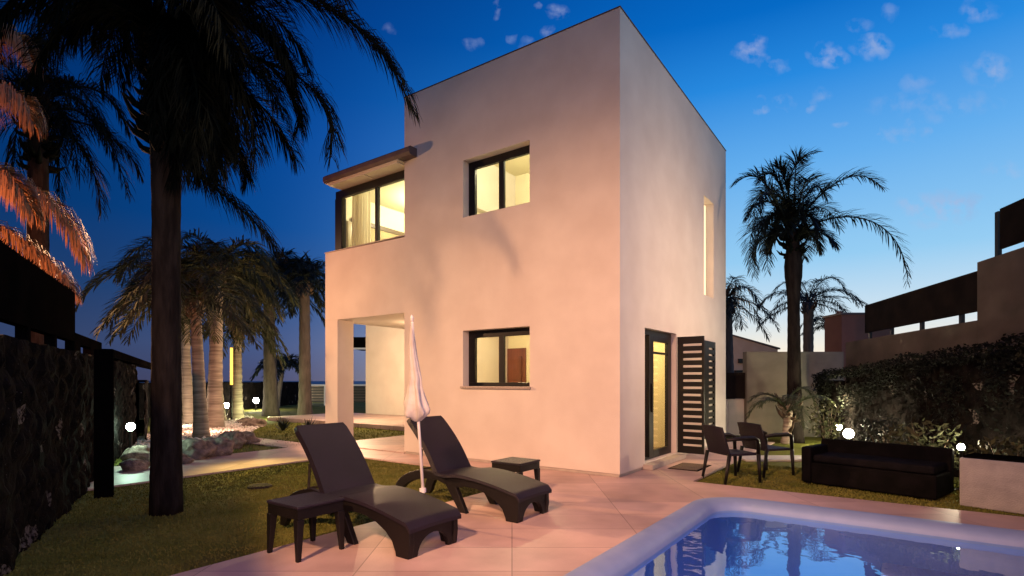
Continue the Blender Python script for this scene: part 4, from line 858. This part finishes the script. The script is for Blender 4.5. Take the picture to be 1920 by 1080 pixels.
# ---------------------------------------------------------------- chairs, sofa, planter
def armchair():
    r = empty('armchair')   # local: faces +x, width along y
    w = .27
    MB().box(-.24,.24,-w+.02,w-.02,.40,.435).build('seat', wicker2_m, r, bevel=.012)
    g = []
    for i in range(9):
        t = i/8; x = -.24-.13*t; z = .42+.40*t; g.append([(x-.03*math.cos((j-4)/4*1.3)+.03, (w-.01-.01*t)*(j-4)/4, z+.015*math.cos((j-4)/4*1.5)*t) for j in range(9)])
    b = [[(p[0]-.022,p[1],p[2]) for p in row] for row in g]
    m = MB().sheet(g).sheet(b[::-1]); m.sheet([g[-1], b[-1]]); m.sheet([[q[0] for q in g],[q[0] for q in b]]); m.sheet([[q[-1] for q in b],[q[-1] for q in g]])
    m.build('backrest', wicker2_m, r, smooth=False)
    for s in (-1,1):
        MB().tube([(-.29,s*w,.64),(-.1,s*(w+.015),.655),(.14,s*(w+.015),.655),(.225,s*w,.63),(.235,s*w,.42)], [.026,.03,.032,.03,.026], 8).build('armrest', wicker_m, r, smooth=True)
        MB().tube([(.235,s*w,.42),(.255,s*(w+.01),0)], [.03,.02], 8).build('leg', wicker_m, r, smooth=True)
        MB().tube([(-.25,s*w,.43),(-.33,s*(w+.01),0)], [.03,.02], 8).build('leg', wicker_m, r, smooth=True)
    return r
c1_ = armchair(); tag(c1_, 'dark resin armchair nearest the open shutter on the right lawn edge', 'armchair', 'garden armchairs')
place(c1_, (3.32,8.18,.004), R(14))
c2_ = copy_tree(c1_); tag(c2_, 'dark resin armchair just left of the dark sofa', 'armchair', 'garden armchairs'); place(c2_, (4.10,8.75,.004), R(18))
# dark sofa
sa = Vector((4.22,7.95,0)); sb = Vector((5.22,6.69,0)); sd_ = (sb-sa).normalized(); sl_ = (sb-sa).length; ra = math.atan2(sd_.y, sd_.x)
so = empty('sofa', sa, ra, 'long dark wicker sofa on the right lawn facing the pool', 'sofa')   # local x along, +y away from the camera
MB().box(.14,sl_,.0,.62,.03,.33).build('base', sofa_m, so, bevel=.02)
MB().box(.16,sl_-.02,.01,.60,.335,.44).build('seat_cushion', mat('dark_cushion', (.006,.006,.007), .8, (.010,.009,.011), 6, .4, 90, spec=.02), so, bevel=.03)
MB().prism([(.0,.62,.03),(.0,.78,.03),(.0,.81,.60),(.0,.68,.62)], (sl_,0,0)).build('backrest', sofa_m, so, bevel=.02)
MB().box(0,.135,.0,.60,.03,.54).build('armrest', sofa_m, so, bevel=.025)
for (x, y) in ((.08,.06),(sl_-.08,.06),(.08,.68),(sl_-.08,.68)): MB().box(x-.025,x+.025,y-.025,y+.025,.004,.03).build('foot', dark_frame, so)
pp = empty('planter', sb+sd_*.2+Vector((.02,-.01,0)), ra, 'grey rendered planter box with a dark top right of the sofa', 'planter')
MB().box(0,1.3,0,.55,.004,.58).build('box', planter_m, pp, bevel=.015); MB().box(.03,1.27,.03,.52,.575,.60).build('soil_cover', black_m, pp)
# leafy shrubs against the rock wall
def shrub(p, h, w, n, lb, seed, m=frondm_m):
    rn = random.Random(seed); mb = MB(); st = MB(); r = empty('shrub', p, 0, lb, 'shrub', 'shrubs along the rock wall')
    for i in range(9):
        a = rn.uniform(0,6.28); e = Vector((math.cos(a)*w*.5*rn.random(), math.sin(a)*w*.5*rn.random(), h*rn.uniform(.6,.95))); st.tube([(0,0,0), e*.5+Vector((.02,0,0)), e], [.012,.009,.004], 5)
    for i in range(n):
        a = rn.uniform(0,6.28); q = w*math.sqrt(rn.random())*.55; z = h*rn.uniform(.25,1)*(1-.3*q/w); c = Vector((math.cos(a)*q, math.sin(a)*q, z)); d = Vector((rn.uniform(-1,1), rn.uniform(-1,1), rn.uniform(-.3,1))).normalized(); s = d.cross(Vector((rn.uniform(-1,1),rn.uniform(-1,1),.3))).normalized(); l = rn.uniform(.06,.12)
        mb.add([c, c+d*l*.5+s*l*.22, c+d*l, c+d*l*.5-s*l*.22], [(0,1,2,3)])
    mb.build('foliage', m, r); st.build('stem', dead_m, r)
shrub(Vector((6.0,7.9,0)), .95, .8, 520, 'leafy shrub lit from below by the lamp behind the sofa end', 61)
shrub(Vector((6.75,9.9,0)), .9, .7, 420, 'dark shrub climbing the rock wall behind the middle of the sofa', 62, frondd_m)
shrub(Vector((6.35,6.9,0)), .8, .7, 420, 'low shrub behind the grey planter', 63)
shrub(Vector((6.85,11.9,0)), 1.1, .6, 420, 'thin shrub beside the brightest lamp by the rock wall', 64)
# doormat and drain
dm = empty('doormat', F(1.62,-.55,DT+.002), ANG, 'brown fibre doormat on the paving before the patio door', 'doormat')
MB().box(-.36,.36,-.22,.22,0,.014).build('mat_pile', mat_m, dm, bevel=.004); MB().box(-.39,.39,-.25,.25,-.001,.006).build('border', black_m, dm)
dg = empty('drain_cover', G(487,914), 0, 'round iron drain cover set in the near lawn', 'drain cover'); dg.location.z = .004
MB().tube([(0,0,0),(0,0,.02),(0,0,.03)], [.16,.16,.145], 24).build('lid', metal_m, dg)
rr_ = MB()
for k in range(7):
    x = -.11+.0367*k; l = math.sqrt(.135**2-x*x); rr_.box(x-.008,x+.008,-l,l,.0302,.037)
rr_.build('grate', metal_m, dg)

hd = empty('hedge', RWp(8,.45,1.5), 0, 'dark creeping hedge growing over the top of the volcanic rock facing on the right', 'hedge'); iv = Matrix.Translation(-RWp(8,.45,1.5)); rn = random.Random(77)
lf_ = MB(); st_ = MB()
for i in range(15000):
    Y = rn.uniform(3.5, 14.2); tp = 1.70+.05*(14.3-Y)+.10*noise.noise(Vector((Y*1.4,0,5)))+.06*noise.noise(Vector((Y*5,0,9)))
    z = tp-abs(rn.gauss(0,.42)); z = max(.25, z)
    if noise.noise(Vector((Y*1.6, z*2.2, 3))) < -.12 and z < tp-.2: continue
    c = RWp(Y, .36+rn.uniform(0,.16), z); d = Vector((rn.uniform(-1,1), rn.uniform(-1,1), rn.uniform(-1,.6))).normalized(); t = d.cross(Vector((rn.uniform(-1,1), rn.uniform(-1,1), .4))).normalized(); l = rn.uniform(.035,.075)
    lf_.add([c, c+d*l*.5+t*l*.28, c+d*l, c+d*l*.5-t*l*.28], [(0,1,2,3)])
for i in range(22):
    Y = rn.uniform(3.6, 14); p = RWp(Y, .38, rn.uniform(0,.6)); q = RWp(Y+rn.uniform(-.5,.5), .40, rn.uniform(1.4,1.9)); st_.tube([p, p.lerp(q,.5)+Vector((-.04,rn.uniform(-.1,.1),0)), q], [.012,.009,.005], 5)
fk(lf_, 'foliage', mat('hedge_leaf', (.003,.004,.003), .7, (.010,.012,.008), 3, spec=.12), hd, iv); pass
